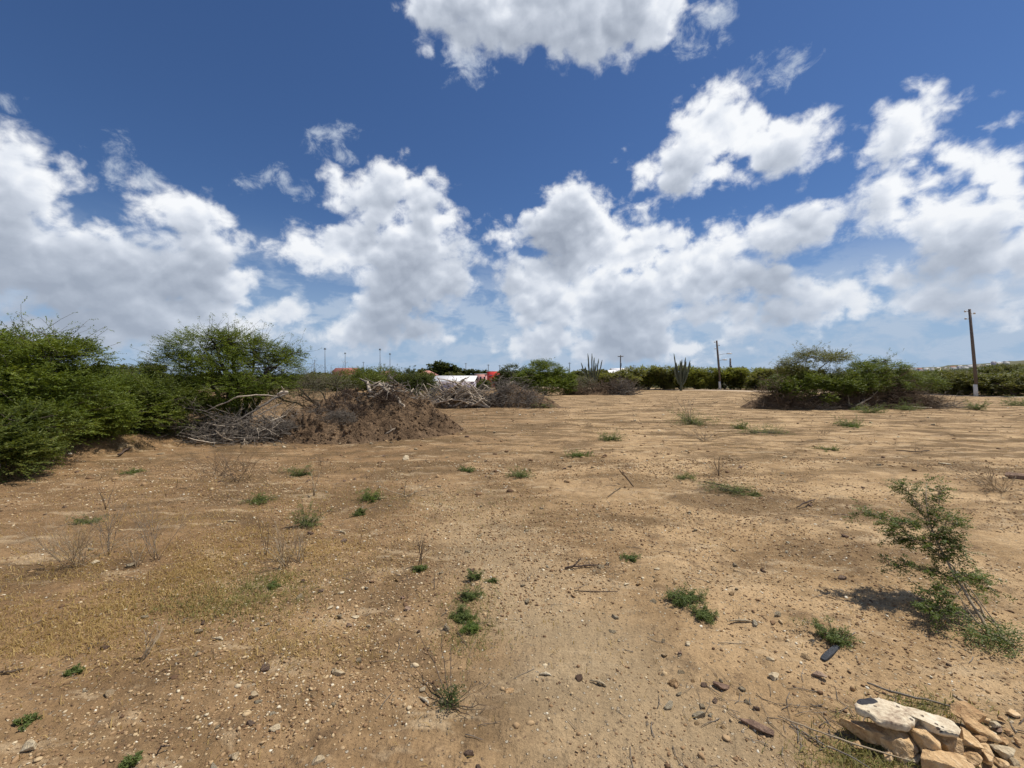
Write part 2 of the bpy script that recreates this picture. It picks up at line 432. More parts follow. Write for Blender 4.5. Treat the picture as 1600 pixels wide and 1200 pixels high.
M['cactus'] = woodmat('cactus skin', (.075,.085,.055), (.15,.16,.11), 3)
def rockmat(name, lo, mid, hi, scale=9):
    m, t, b = newmat(name, .9, .2); oc = objco(t)
    n = t.noise(oc, scale, 7, .62, .3); n2 = t.noise(oc, scale*5, 4, .6)
    isl = t.n('ShaderNodeObjectInfo').outputs['Random']
    f = t.m('ADD', t.m('MULTIPLY', n, .8), t.m('ADD', t.m('MULTIPLY', n2, .3), t.m('MULTIPLY_ADD', isl, .24, -.17)))
    cst = t.ss(t.noise(oc, scale*1.7, 5, .7, .6),   .52, .66, 0, .28)
    t.link(t.mix(cst, ramp(t, f, [(.28, lo), (.5, mid), (.72, hi)]), tuple(q*.85 for q in lo)), b.inputs[0]); bump(t, b, t.m('ADD', n, t.m('MULTIPLY', n2, .7)), 1., .022)
    return m
M['limestone'] = rockmat('pale limestone', (.30,.22,.13), (.52,.42,.27), (.68,.60,.44))
M['ochre_stone'] = rockmat('ochre stone', (.30,.17,.08), (.58,.39,.20), (.76,.58,.36), 9)
M['brown_stone'] = rockmat('brown stone', (.14,.085,.06), (.25,.165,.115), (.37,.27,.19))
M['asphalt_chip'] = rockmat('dark grey chip', (.05,.055,.06), (.085,.09,.10), (.14,.145,.155), 20)

# ================================================================ ground
def sstep(v, a, b): u = np.clip((v-a)/(b-a), 0, 1); return u*u*(3-2*u)
def Hm(x, y):
    x = np.asarray(x, float); y = np.asarray(y, float); z0 = np.zeros_like(x); d = np.hypot(x, y)
    P = lambda s, k=0: np.stack([x*s, y*s, z0+k], -1).reshape(-1, 3)
    h = fbm(P(.22), 3, .5, 91).reshape(x.shape)*.07*sstep(d, 1, 9)
    h = h + fbm(P(1.1, 4), 3, .5, 92).reshape(x.shape)*.018
    near = 1-sstep(d, 8, 26)
    h = h + near*fbm(P(5., 9), 5, .68, 93).reshape(x.shape)*.030
    # the low bank under the thicket at the left
    e = sstep(-8.35+.35*np.sin(y*1.3)-x, -.1, .75)*sstep(y, 5.5, 8.2)*(1-sstep(y, 14, 17))
    h = h + e*(.27+.06*np.sin(y*2.1))
    # old wheel ruts running away through the field
    for cx_, ph in ((.55, 0.), (2.15, .3)):
        lane = cx_ + .35*np.sin(y*.22+ph) + y*.03
        h = h - .018*np.exp(-((x-lane)/.22)**2)*sstep(y, 1, 3)
    return h
def ground():
    D = radians(1)
    A = np.concatenate([np.arange(-60, 60.01, .17), np.arange(63, 298, 4.0)])*D
    R_ = [0.02, .4]; 
    while R_[-1] < 45: R_.append(R_[-1]*1.0125)
    while R_[-1] < 6000: R_.append(R_[-1]*1.07)
    R_ = np.array(R_); ga, gr = np.meshgrid(A, R_)
    x = gr*np.sin(ga); y = gr*np.cos(ga); z = Hm(x, y)*(1-sstep(gr, 60, 200))
    nA, nR = len(A), len(R_)
    i = (np.arange(nR-1)[:,None]*nA+np.arange(nA)[None]).ravel(); j = (np.arange(nR-1)[:,None]*nA+((np.arange(nA)+1) % nA)[None]).ravel()
    g = Geo().add(np.stack([x, y, z], -1).reshape(-1, 3), np.stack([i, j, j+nA, i+nA], 1))
    m, t, b = newmat('dry dirt', .95, .1); oc = objco(t)
    sp = t.n('ShaderNodeSeparateXYZ'); t.link(oc, sp.inputs[0]); X, Y = sp.outputs[0], sp.outputs[1]
    big = t.noise(oc, .16, 4, .55, .4); mid = t.noise(oc, .9, 6, .62, .3); fine = t.noise(oc, 9., 6, .68); grit = t.noise(oc, 70., 4, .7)
    # left part of the field is browner soil with leaf litter, the right part pale sand
    side = t.lin(t.m('ADD', X, t.m('MULTIPLY_ADD', Y, -.10, t.m('MULTIPLY_ADD', big, 5.0, -2.5))), -3.2, 1.8)
    sand = ramp(t, t.m('ADD', t.m('MULTIPLY', mid, .7), t.m('MULTIPLY', fine, .3)), [(.25,(.195,.121,.058)),(.43,(.380,.252,.129)),(.56,(.522,.360,.194)),(.72,(.645,.467,.270))])
    soil = ramp(t, t.m('ADD', t.m('MULTIPLY', mid, .7), t.m('MULTIPLY', fine, .3)), [(.25,(.128,.076,.038)),(.45,(.248,.153,.075)),(.6,(.355,.226,.114)),(.78,(.47,.322,.176))])
    c = t.mix(side, soil, sand)
    # brown patches of old litter
    p = t.noise(t.vm('MULTIPLY', oc, (.8, 1, 1)), .55, 7, .70, .8)
    c = t.mix(t.m('MULTIPLY', t.ss(p, .48, .60), .75), c, (.150, .096, .048))
    p2 = t.noise(oc, 3.3, 5, .7, .5)
    c = t.mix(t.m('MULTIPLY', t.ss(p2, .52, .66), .55), c, (.14, .092, .054))
    s1 = t.noise(t.vm('MULTIPLY', oc, (.42, 1.5, 1)), 1.1, 6, .68, .7)      # low crusts and litter drifts lying across the field
    c = t.mix(t.m('MULTIPLY', t.ss(s1, .49, .575), t.ss(Y, 4., 11., .3, .9)), c, (.155, .100, .048))
    s2 = t.noise(t.vm('MULTIPLY', oc, (.5, 1.3, 1)), 2.6, 5, .7, .4)
    c = t.mix(t.m('MULTIPLY', t.ss(s2, .54, .66), .5), c, (.60, .455, .28))
    # worn grey tracks in the middle foreground
    trk = t.m('MULTIPLY', t.ss(t.m('ABSOLUTE', t.m('SUBTRACT', t.m('ADD', t.m('MULTIPLY_ADD', Y, .35, X), t.m('MULTIPLY_ADD', mid, 1.2, -.6)), 1.26)), .1, .85, 1., 0.), t.ss(Y, 3., 7.5, 1., 0.))
    c = t.mix(t.m('MULTIPLY', trk, .62), c, (.43, .325, .195))
    # pale and dark grit
    v = t.n('ShaderNodeTexVoronoi', feature='F1'); t.link(oc, v.inputs['Vector']); v.inputs['Scale'].default_value = 42
    cc = t.n('ShaderNodeSeparateColor'); t.link(v.outputs['Color'], cc.inputs[0])
    st = t.m('MULTIPLY', t.ss(v.outputs['Distance'], .24, .34, 1., 0.), t.ss(cc.outputs[0], .62, .66))
    c = t.mix(t.m('MULTIPLY', st, .75), c, ramp(t, cc.outputs[1], [(0,(.30,.20,.12)),(.6,(.52,.42,.28)),(1,(.66,.58,.44))]))
    dk = t.m('MULTIPLY', t.ss(v.outputs['Distance'], .2, .3, 1., 0.), t.ss(cc.outputs[2], .80, .83))
    c = t.mix(t.m('MULTIPLY', dk, .6), c, (.12, .075, .05))
    c = t.mix(.55, c, ramp(t, grit, [(.3,(.5,.5,.5)),(.7,(1.15,1.15,1.15))]), 'MULTIPLY')
    # scrub covered land beyond the field
    dist = t.vm('LENGTH', oc)
    c = t.mix(t.ss(t.m('ADD', dist, t.m('MULTIPLY', big, 20.)), 84, 98), c, ramp(t, mid, [(.3,(.06,.062,.028)),(.7,(.12,.115,.055))]))
    t.link(c, b.inputs[0])
    h = t.m('ADD', t.m('MULTIPLY', fine, 1.), t.m('ADD', t.m('MULTIPLY', grit, .35), t.m('MULTIPLY', st, .35)))
    bump(t, b, h, 1., .030)
    o = g.build('ground', m, smooth=True); tag(o, kind='structure'); return o
ground()

def ridge_road():                       # pale dirt road crossing behind the field, a thin sheet with a soft ragged edge
    pts = np.array([(-30,118),(0,92),(12,75),(21,66.5),(31,59),(38,50),(44,41.5),(52,33.5),(70,22),(100,6)], float)
    t_ = np.linspace(0, len(pts)-1, 140); c = np.stack([np.interp(t_, np.arange(len(pts)), pts[:,k]) for k in (0,1)], 1)
    d = unit(np.gradient(c, axis=0)); n = np.stack([-d[:,1], d[:,0]], 1); r = np.random.default_rng(2)
    w = 2.2+.4*fbm(np.stack([t_*3, t_*0, t_*0], 1), 3)
    cols = []
    for s_ in (-1, -.5, 0, .5, 1):
        q = c + n*(s_*w)[:,None]; cols.append(np.stack([q[:,0], q[:,1], Hm(q[:,0], q[:,1])+(.05 if abs(s_) < 1 else -.01)], 1))
    V = np.stack(cols, 1).reshape(-1, 3); i = (np.arange(139)[:,None]*5+np.arange(4)[None]).ravel()
    m, t, b = newmat('pale road dust', .95, .1); n1 = t.noise(objco(t), .8, 5, .6)
    t.link(ramp(t, n1, [(.3,(.40,.29,.19)),(.7,(.56,.45,.32))]), b.inputs[0])
    o = Geo().add(V, np.stack([i, i+1, i+6, i+5], 1)).build('road', m); tag(o, kind='structure')
ridge_road()

def far_hill():                         # long low rise with houses, at the right
    az = np.linspace(radians(26), radians(75), 160); rows = []
    top = np.interp(np.degrees(az), [26, 36, 40, 45, 50, 55, 62, 75], [0, 2, 19, 26, 33, 37, 42, 20])
    P1 = np.stack([az*40, az*0, az*0], 1); top = np.maximum(top + fbm(P1, 4)*3.5, 0)
    for k, (R_, f) in enumerate(((820, -.05), (900, .25), (980, .62), (1060, .9), (1130, 1.), (1300, .8), (1700, -.05))):
        z = top*f + (fbm(np.stack([az*60, az*0+k, az*0], 1), 4)*2 if 0 < k < 6 else 0)
        rows.append(np.stack([np.sin(az)*R_, np.cos(az)*R_, z-2*(f < 0)], 1))
    V = np.stack(rows, 0).reshape(-1, 3); n = len(az)
    i = (np.arange(6)[:,None]*n+np.arange(n-1)[None]).ravel()
    m, t, b = newmat('scrub hillside', .95, .1); nn = t.noise(objco(t), .03, 8, .7)
    t.link(ramp(t, nn, [(.35,(.075,.078,.045)),(.5,(.11,.112,.062)),(.65,(.16,.145,.09))]), b.inputs[0])
    o = Geo().add(V, np.stack([i, i+n, i+n+1, i+1], 1)).build('hills', m, smooth=True); tag(o, kind='structure')
far_hill()

# ================================================================ gravel, grit and litter (nobody could count them)
def ico(sub=0):
    p = (1+5**.5)/2
    V = np.array([(-1,p,0),(1,p,0),(-1,-p,0),(1,-p,0),(0,-1,p),(0,1,p),(0,-1,-p),(0,1,-p),(p,0,-1),(p,0,1),(-p,0,-1),(-p,0,1)], float)
    Fc = [(0,11,5),(0,5,1),(0,1,7),(0,7,10),(0,10,11),(1,5,9),(5,11,4),(11,10,2),(10,7,6),(7,1,8),(3,9,4),(3,4,2),(3,2,6),(3,6,8),(3,8,9),(4,9,5),(2,4,11),(6,2,10),(8,6,7),(9,8,1)]
    V = unit(V); V = list(map(tuple, V))
    for _ in range(sub):
        mid = {}; nf = []
        def mp(a, b):
            k = (min(a,b), max(a,b))
            if k not in mid:
                q = np.array(V[a])+np.array(V[b]); q /= np.linalg.norm(q); V.append(tuple(q)); mid[k] = len(V)-1
            return mid[k]
        for a, b, c in Fc:
            x, y, z = mp(a,b), mp(b,c), mp(c,a); nf += [(a,x,z),(b,y,x),(c,z,y),(x,y,z)]
        Fc = nf
    return np.array(V), np.array(Fc)
ICO0 = ico(0); ICO1 = ico(1); ICO3 = ico(3); ICO4 = ico(4)
def fan(r, n, d0, d1, power=1.0, half=52):
    """points in the field: density falls with distance as d**-power"""
    u = r.uniform(0, 1, n); k = 2-power
    d = (d0**k+(d1**k-d0**k)*u)**(1/k) if abs(k) > 1e-6 else d0*(d1/d0)**u
    a = r.uniform(-radians(half), radians(half), n); return d*np.tan(a)*.98, d
def stones(g, r, x, y, size, base):
    V0, F0 = base; N = len(x)
    V = V0[None]*(1+r.uniform(-.28, .28, (N, len(V0), 1)))
    sc = np.stack([r.uniform(.7,1.4,N), r.uniform(.6,1.1,N), r.uniform(.35,.8,N)], 1)*size[:,None]
    V = V*sc[:,None,:]; a = r.uniform(0, 2*pi, N); c, s_ = np.cos(a)[:,None], np.sin(a)[:,None]
    tl = r.normal(0, .35, N)[:,None]; V = np.stack([V[...,0], V[...,1]*np.cos(tl)-V[...,2]*np.sin(tl), V[...,1]*np.sin(tl)+V[...,2]*np.cos(tl)], -1)
    V = np.stack([V[...,0]*c-V[...,1]*s_, V[...,0]*s_+V[...,1]*c, V[...,2]], -1)
    V += np.stack([x, y, Hm(x, y)+size*.12], 1)[:,None,:]
    Fc = (np.arange(N)[:,None,None]*len(V0)+F0[None]).reshape(-1, 3)
    g.add(V.reshape(-1, 3), Fc)
def gravel():
    r = np.random.default_rng(11); g = Geo()
    def thin(x, y, amt=.5):
        n = fbm(np.stack([x*.8, y*.8, x*0], 1), 3, .55, 31); k = n > r.uniform(-.7, .5, len(x))*amt+(-.05)
        return x[k], y[k]
    x, y = thin(*fan(r, 120000, 1.25, 8.5, 1.15)); sz = .0026+.0050*r.uniform(0,1,len(x))**3*(1+.28*y)
    stones(g, r, x, y, sz, ICO0)
    x, y = thin(*fan(r, 8500, 1.3, 17, 1.0), .8); stones(g, r, x, y, .006+.012*r.uniform(0,1,len(x))**4, ICO1)
    x, y = thin(*fan(r, 3600, 6, 36, .6), .8); stones(g, r, x, y, .02+.035*r.uniform(0,1,len(x))**3, ICO0)
    m, t, b = newmat('loose gravel', .9, .2)
    isl = t.n('ShaderNodeNewGeometry').outputs['Random Per Island']
    c = ramp(t, isl, [(0,(.12,.07,.04)),(.3,(.27,.165,.085)),(.65,(.40,.27,.145)),(.88,(.50,.37,.21)),(.965,(.62,.52,.35)),(1,(.74,.68,.54))])
    t.link(c, b.inputs[0]); o = g.build('gravel', m); tag(o, 'loose gravel and pebbles over the bare dirt', kind='stuff')
gravel()
def blades(g, r, x, y, h, w, lean=.5):
    N = len(x); a = r.uniform(0, 2*pi, N); l = np.abs(r.normal(0, lean, N)); dx, dy = np.cos(a)*l*h, np.sin(a)*l*h
    z = Hm(x, y)-.004; px_, py_ = -np.sin(a)*w/2, np.cos(a)*w/2; o = np.zeros(N)
    P = np.stack([x, y, z], 1); S_ = np.stack([px_, py_, o], 1); m_ = P+np.stack([dx*.35, dy*.35, h*.6], 1); T_ = P+np.stack([dx, dy, h*(1-.3*l)], 1)
    V = np.stack([P-S_, P+S_, m_+S_*.7, T_, m_-S_*.7], 1).reshape(-1, 3); i = np.arange(N)*5
    g.add(V, np.stack([i, i+1, i+2, i+4], 1)); g.f.setdefault(3, []).append(np.stack([i+4, i+2, i+3], 1)+g.n-len(V))
def patch(r, n, pts):
    """scatter n points round patch centres (x, y, rx, ry, weight)"""
    w = np.array([p[4] for p in pts]); k = r.choice(len(pts), n, p=w/w.sum()); q = np.array(pts)[k]
    return q[:,0]+r.normal(0, 1, n)*q[:,2], q[:,1]+r.normal(0, 1, n)*q[:,3]
def gpatch(lst):                        # photo spot -> field spot with radii in metres
    o = []
    for px, py, rx, ry, w in lst: x, y = gp(px, py); o.append((x, y, rx, ry, w))
    return o
def grasses():
    r = np.random.default_rng(21)
    # golden dry grass at the left
    g = Geo(); P_ = gpatch([(330,905,.75,.35,5),(230,940,.6,.3,3),(430,860,.55,.4,3),(120,930,.7,.4,2),(300,830,1.2,.4,1.6),(60,1000,.5,.3,1),(560,790,1.6,.7,1.2),(200,780,2.2,1.,1.8),(420,760,2.,1.,1.2),(130,1010,.5,.2,1),(430,1010,.4,.15,.8)])
    x, y = patch(r, 46000, P_); k = (y > 1.2) & (fbm(np.stack([x*2.2, y*2.2, x*0], 1), 3, .6, 41) > r.uniform(-.35, .3, len(x))); x, y = x[k], y[k]
    blades(g, r, x, y, r.uniform(.008, .048, len(x)), r.uniform(.0015, .004, len(x))*(1+y*.12), 1.5)
    # scant dry stubble elsewhere
    x, y = fan(r, 26000, 1.3, 18, .9); n = fbm(np.stack([x*.7, y*.7, x*0+3], 1), 4, .6, 45); k = n > r.uniform(-.15, .55, len(x)); x, y = x[k], y[k]
    blades(g, r, x, y, r.uniform(.01, .045, len(x)), r.uniform(.0015, .004, len(x))*(1+y*.15), 1.1)
    tag(g.build('dry_grass', M['dry_grass']), 'golden dry grass and stubble on the brown soil', kind='stuff')
    g = Geo(); P_ = gpatch([(385,925,.30,.14,4),(340,950,.25,.1,2),(430,905,.15,.1,1.5),(735,955,.13,.22,1.2),(730,1000,.10,.12,.8),(1400,1170,.16,.08,2.5),(1340,1190,.12,.05,1.5),(1450,1105,.12,.05,1),(640,780,.8,.3,1),(700,800,.6,.4,.6),(820,800,.5,.5,.5)])
    x, y = patch(r, 9000, P_); k = y > 1.2; x, y = x[k], y[k]
    blades(g, r, x, y, r.uniform(.01, .045, len(x)), r.uniform(.0018, .004, len(x))*(1+y*.1), 1.2)
    tag(g.build('grass', M['green_grass']), 'half dry greenish grass between the dirt patches', kind='stuff')
    # dead twigs and bark bits strewn over the ground
    g = Geo(); x, y = fan(r, 2600, 1.3, 26, .9); n = fbm(np.stack([x*.6, y*.6, x*0+8], 1), 3, .6, 48); k = n > r.uniform(-.3, .5, len(x)); x, y = x[k], y[k]
    x2, y2 = patch(r, 260, gpatch([(1180,1120,.35,.12,2),(1420,1130,.35,.1,2),(1330,1160,.2,.08,2),(930,760,1.6,.7,1.5),(700,660,3.,.8,1),(350,700,1.5,.5,2),(1150,770,1.,.6,1)]))
    x = np.concatenate([x, x2]); y = np.concatenate([y, y2]); k = y > 1.25; x, y = x[k], y[k]; N = len(x)
    a = r.uniform(0, 2*pi, N); D_ = np.stack([np.cos(a), np.sin(a), np.zeros(N)], 1)
    P = curve_paths(r, np.stack([x, y, Hm(x, y)+.008], 1), D_, r.uniform(.03, .16, N)*(1+y*.05), 4, .18); P[:,:,2] = Hm(P[:,:,0], P[:,:,1])+.006
    tubes(g, P, (r.uniform(.0009, .0026, N)*(1+y*.04))[:,None]*np.linspace(1, .5, 4)[None], 4)
    tag(g.build('twig_litter', M['greybrush']), 'thin dead twigs strewn over the dirt', kind='stuff')
grasses()
def far_litter():                       # low dry tufts and sticks strewn across the middle distance
    r = np.random.default_rng(26); g = Geo(); n = 900; x, y = fan(r, n, 5, 34, .55); k = fbm(np.stack([x*.35, y*1.1, x*0+2], 1), 3, .6, 46) > r.uniform(-.2, .35, n); x, y = x[k], y[k]
    m = 7; i = np.repeat(np.arange(len(x)), m); N = len(i); P0 = np.stack([x[i]+r.normal(0, .08, N), y[i]+r.normal(0, .05, N), np.zeros(N)], 1); P0[:,2] = Hm(P0[:,0], P0[:,1])
    D_ = r.normal(0, 1, (N, 3)); D_[:,2] = np.abs(D_[:,2])*.55; P = curve_paths(r, P0, D_, r.uniform(.05, .22, N), 4, .2); P[:,:,2] = np.maximum(P[:,:,2], Hm(P[:,:,0], P[:,:,1])+.004)
    tubes(g, P, (r.uniform(.002, .0045, N)*(1+y[i]*.03))[:,None]*np.linspace(1, .5, 4)[None], 3)
    tag(g.build('plant_litter', M['brownbrush']), 'low dead tufts and sticks strewn across the open field', kind='stuff')
far_litter()

# ================================================================ shrubs and trees
def acacia(name, label, base, clumps, mat, seed, group=None, cat='shrub', leaf=(.056, .0195), dens=1.45, nspray=None, trunk_r=.05, bark='bark', spike=.0, limb_up=.7):
    """a thorn tree: several stems from the base to every leaf clump, flattened feathery sprays round each clump.
       clumps: (x, y, z, rx, ry, rz) in world metres"""
    r = np.random.default_rng(seed); bx, by = base; bz = float(Hm(bx, by))
    root = empty(name, (bx, by, bz)); tag(root, label, cat, group)
    off = np.array([bx, by, bz]); C = np.array([c[:3] for c in clumps], float)-off; R_ = np.array([c[3:6] for c in clumps], float)
    # limbs
    g = Geo(); N = len(C); s0 = np.zeros((N, 3)); K = 7; t = np.linspace(0, 1, K)[None,:,None]
    path = s0[:,None,:]*(1-t) + C[:,None,:]*t + np.array([0,0,1.])*np.sin(t*pi)*.12*C[:,None,2:3]; path += r.normal(0, .05, path.shape)*np.sin(t*pi)
    tubes(g, path, trunk_r*np.linspace(1, .35, K)[None]*r.uniform(.6, 1.1, (N, 1)), 6)
    nb = 10; i = np.repeat(np.arange(N), nb); D = r.normal(0, 1, (N*nb, 3)); D[:,2] = D[:,2]*.4+.3
    P = curve_paths(r, path[i, r.integers(3, K, len(i))], D, (R_[i].mean(1))*r.uniform(.6, 1.15, len(i)), 5, .22)
    tubes(g, P, trunk_r*.28*np.linspace(1, .3, 5)[None]*np.ones((len(i), 1)), 3)
    tg = g
    # crown
    g = Geo(); vol = (R_[:,0]*R_[:,1]+R_[:,0]*R_[:,2]+R_[:,1]*R_[:,2]); ns = np.maximum((vol*480*dens).astype(int), 20)
    for c, q, n in zip(C, R_, ns):
        d = unit(r.normal(0, 1, (n, 3))); rad = r.uniform(.25, 1, n)**.45; p = c+d*q*rad[:,None]
        # gaps: drop sprays where a lumpy field is low
        keep = fbm((p+off)*1.5, 3, .6, seed) > -.13; p = p[keep]; d = d[keep]; n = len(p)
        dd = unit(d*[1,1,.45]+r.normal(0, .35, (n, 3))*[1,1,.5]+[0,0,.12]); L = r.uniform(.22, .50, n)*min(1., q.mean()*1.3)
        nl = 22 if leaf[0] < .08 else 12
        sprays(g, r, p, dd, L, nl, leaf[0], leaf[1])
    if spike > 0:                       # long thin shoots that stick out of the top
        n = int(18*spike*len(C)); k = r.integers(0, N, n); d = unit(r.normal(0, 1, (n, 3))*[1,1,.4]+[0,0,.55]); P = curve_paths(r, C[k], d, np.linalg.norm(d*R_[k], axis=1)*.85+r.uniform(.25, .7, n), 5, .10)
        tubes(tg, P, .006*np.linspace(1, .4, 5)[None]*np.ones((n, 1)), 3)
        for a in (2, 3, 4):
            sprays(g, r, P[:,a], unit(P[:,a]-P[:,a-1]+r.normal(0, .6, (n, 3))), .16, 10, leaf[0]*.8, leaf[1])
    tg.build('trunk', M[bark], root, smooth=True); g.build('crown', M[mat], root)
    return root
def Cl(px, py, Y, rx, ry, rz, base=None):
    x, y, z = vp(px, py, Y); return (x, y, z, rx, ry, rz)

# thicket along the left edge of the field
acacia('acacia_tree', 'wide flat-topped thorn tree, tallest at the near end of the left thicket', (-10.3, 8.4),
  [Cl(30,560,8.6,1.0,.9,.34),Cl(100,558,8.8,.62,.7,.22),Cl(95,540,9.2,.5,.6,.16),Cl(-30,548,8.6,.9,.8,.35),Cl(20,600,8.2,1.0,.9,.38),Cl(90,610,8.6,.8,.8,.35),Cl(-60,610,8.,.9,.8,.5),
   Cl(-20,660,7.7,.8,.8,.40),Cl(60,660,8.0,.9,.7,.36),Cl(10,700,7.3,.55,.6,.24),Cl(-50,700,7.0,.6,.6,.3),Cl(115,582,9.2,.55,.6,.2),Cl(40,535,9.0,.7,.7,.18)], 'acacia_bright', 101, 'thorn trees and shrubs of the left thicket', 'tree', trunk_r=.06, spike=.5)
acacia('acacia_shrub', 'low sprawling green shrub at the near end of the left thicket, branches touching the soil', (-8.9, 6.7),
  [Cl(-10,715,6.6,.65,.6,.26),Cl(20,700,6.9,.5,.5,.22),Cl(-60,690,6.6,.8,.7,.4),Cl(30,660,7.3,.6,.6,.26)], 'acacia', 102, 'thorn trees and shrubs of the left thicket')
acacia('acacia_shrub', 'rounded green thorn shrub right of the wide flat-topped tree in the left thicket', (-10.0, 10.2),
  [Cl(150,618,10.2,1.0,.9,.36),Cl(190,628,10.4,.9,.9,.36),Cl(140,640,9.8,.9,.8,.42),Cl(190,650,10.0,.9,.8,.40),Cl(110,660,9.4,.8,.7,.36),Cl(170,606,10.8,.8,.8,.24)], 'acacia_bright', 103, 'thorn trees and shrubs of the left thicket', spike=.3)
acacia('acacia_shrub', 'green thorn shrub below the skyline dip, between two taller trees of the thicket', (-9.1, 11.2),
  [Cl(235,615,11.4,.9,.9,.30),Cl(250,625,11.2,.95,.9,.42),Cl(230,650,10.9,.9,.8,.40),Cl(275,650,11.2,.7,.8,.36),Cl(210,602,12.,.8,.8,.2),Cl(262,604,12.2,.7,.8,.2)], 'acacia', 104, 'thorn trees and shrubs of the left thicket', spike=.3)
acacia('acacia_tree', 'tall green thorn tree with ragged airy top behind the heap of grey branches', (-8.2, 13.0),
  [Cl(320,545,13.0,.95,.9,.42),Cl(360,540,13.2,.9,.9,.34),Cl(400,553,13.4,.9,.9,.32),Cl(290,575,12.8,.9,.9,.42),Cl(350,580,12.6,1.1,1.,.5),Cl(420,575,13.2,.85,.9,.36),Cl(450,556,13.6,.45,.6,.18),
   Cl(300,615,12.4,.9,.9,.45),Cl(360,610,12.3,1.0,.9,.40),Cl(410,600,12.8,.8,.8,.36),Cl(330,530,13.2,.45,.6,.22),Cl(325,645,12.0,.7,.7,.3)], 'acacia_bright', 105, 'thorn trees and shrubs of the left thicket', 'tree', spike=1.2, trunk_r=.07)
acacia('acacia_shrub', 'green shrub half hidden behind the low thorn shrubs in the middle of the thicket', (-12.6, 12.6),
  [Cl(120,603,12.6,1.4,1.,.4),Cl(60,605,12.6,1.4,1.,.5),Cl(190,606,13.4,1.2,1.,.3),Cl(-40,590,12.6,1.4,1.,.7)], 'acacia', 106, 'thorn trees and shrubs of the left thicket')

# grey and dark scrub behind the earth mound
acacia('scrub_bush', 'grey green leafless-looking scrub bush at the left shoulder of the earth mound', (-6.0, 14.6),
  [Cl(455,600,14.6,.75,.8,.42),Cl(490,600,14.8,.8,.8,.34),Cl(430,620,14.0,.6,.7,.36),Cl(525,603,15.,.7,.7,.26),Cl(470,618,14.2,.7,.6,.32)], 'grey_scrub', 111, None, 'shrub', dens=.75, spike=1.6, leaf=(.04,.010))
acacia('scrub_bush', 'dark green dense scrub bush standing between the earth mound and the shed', (-7.7, 33.),
  [Cl(612,600,33,1.5,1.4,.8),Cl(645,598,33,1.5,1.4,.85),Cl(630,590,33.5,1.6,1.4,.6),Cl(600,590,34,1.2,1.2,.5),Cl(663,606,32.5,.9,1.,.7),Cl(625,614,32,1.6,1.2,.5)], 'dark_leaf', 112, None, 'shrub', leaf=(.11,.045), dens=.55, spike=.4)
acacia('scrub_bush', 'low bright green bush seen just above the crest of the earth mound', (-9.0, 28),
  [Cl(560,590,28,1.3,1.2,.5),Cl(600,584,30,1.1,1.,.38),Cl(535,592,28,1.1,1.,.4),Cl(580,596,27.5,1.,1.,.4)], 'acacia', 113, None, 'shrub', leaf=(.09,.035), dens=.55)

# leafy shrubs in the middle distance
acacia('thorn_shrub', 'big bright green dome shaped thorn shrub beside the bleached wood piles', (3.4, 44),
  [Cl(850,582,44,2.1,1.6,.85),Cl(875,588,44,1.5,1.4,.8),Cl(830,592,43,1.7,1.5,.85),Cl(855,602,42.5,2.2,1.4,.75),Cl(848,570,44.5,1.3,1.2,.32),Cl(882,603,43,1.1,1.1,.7),Cl(815,600,43,1.1,1.1,.65)], 'acacia_bright', 121, None, 'shrub', leaf=(.13,.055), dens=.42, spike=.4)
acacia('thorn_shrub', 'darker round shrub touching the left side of the bright green dome shrub', (.6, 46),
  [Cl(803,582,46,1.4,1.3,.75),Cl(812,592,45.5,1.4,1.3,.8),Cl(797,592,46,1.1,1.,.7),Cl(808,605,45,1.4,1.,.7)], 'dark_leaf', 122, None, 'shrub', leaf=(.13,.06), dens=.5)
acacia('thorn_shrub', 'grey brown dry shrub between the green dome shrub and the low brush heap', (6.4, 46),
  [Cl(898,602,45,1.1,1.,.6),Cl(912,598,46,1.2,1.,.55),Cl(905,608,44.5,1.1,.9,.5)], 'grey_scrub', 123, None, 'shrub', leaf=(.11,.035), dens=.4, spike=.6)
# right-hand clump growing out of the brush pile
acacia('acacia_tree', 'umbrella shaped thorn tree rising out of the left end of the long brush pile', (16.6, 25.2),
  [Cl(1275,560,25,1.15,1.,.24),Cl(1245,567,25,.8,.8,.22),Cl(1303,558,25.2,.8,.8,.20),Cl(1265,552,25.4,.75,.7,.14),Cl(1235,578,24.8,.7,.8,.28),Cl(1262,582,24.6,.9,.9,.34),Cl(1300,585,24.6,.8,.8,.30)], 'acacia_olive', 131, None, 'tree', leaf=(.08,.028), dens=.95, spike=.8)
acacia('acacia_shrub', 'spreading green thorn shrub in the middle of the long brush pile', (20.0, 25.6),
  [Cl(1345,604,24.4,1.2,.8,.3),Cl(1385,604,24.6,1.2,.8,.3),Cl(1350,580,25,1.0,.9,.30),Cl(1385,575,25.4,.95,.9,.26),Cl(1330,592,24.6,1.1,.9,.38),Cl(1370,595,24.8,1.2,.9,.38),Cl(1400,590,25.4,.9,.9,.32),Cl(1380,565,25.6,.5,.5,.12),Cl(1345,570,25.4,.5,.5,.12)], 'acacia_bright', 132, None, 'shrub', leaf=(.08,.03), dens=1.2, spike=.5)
acacia('acacia_shrub', 'low green shrub at the foot of the umbrella shaped tree, in the brush pile', (15.9, 24.0),
  [Cl(1260,598,24,1.2,.8,.42),Cl(1290,600,24,1.0,.7,.38),Cl(1320,604,23.9,.9,.7,.3),Cl(1225,606,24,.7,.6,.34),Cl(1240,612,23.6,.7,.6,.3),Cl(1290,622,23.2,.5,.4,.22),Cl(1265,618,23.4,.5,.4,.2)], 'acacia_bright', 133, None, 'shrub', leaf=(.075,.03), dens=1.1)
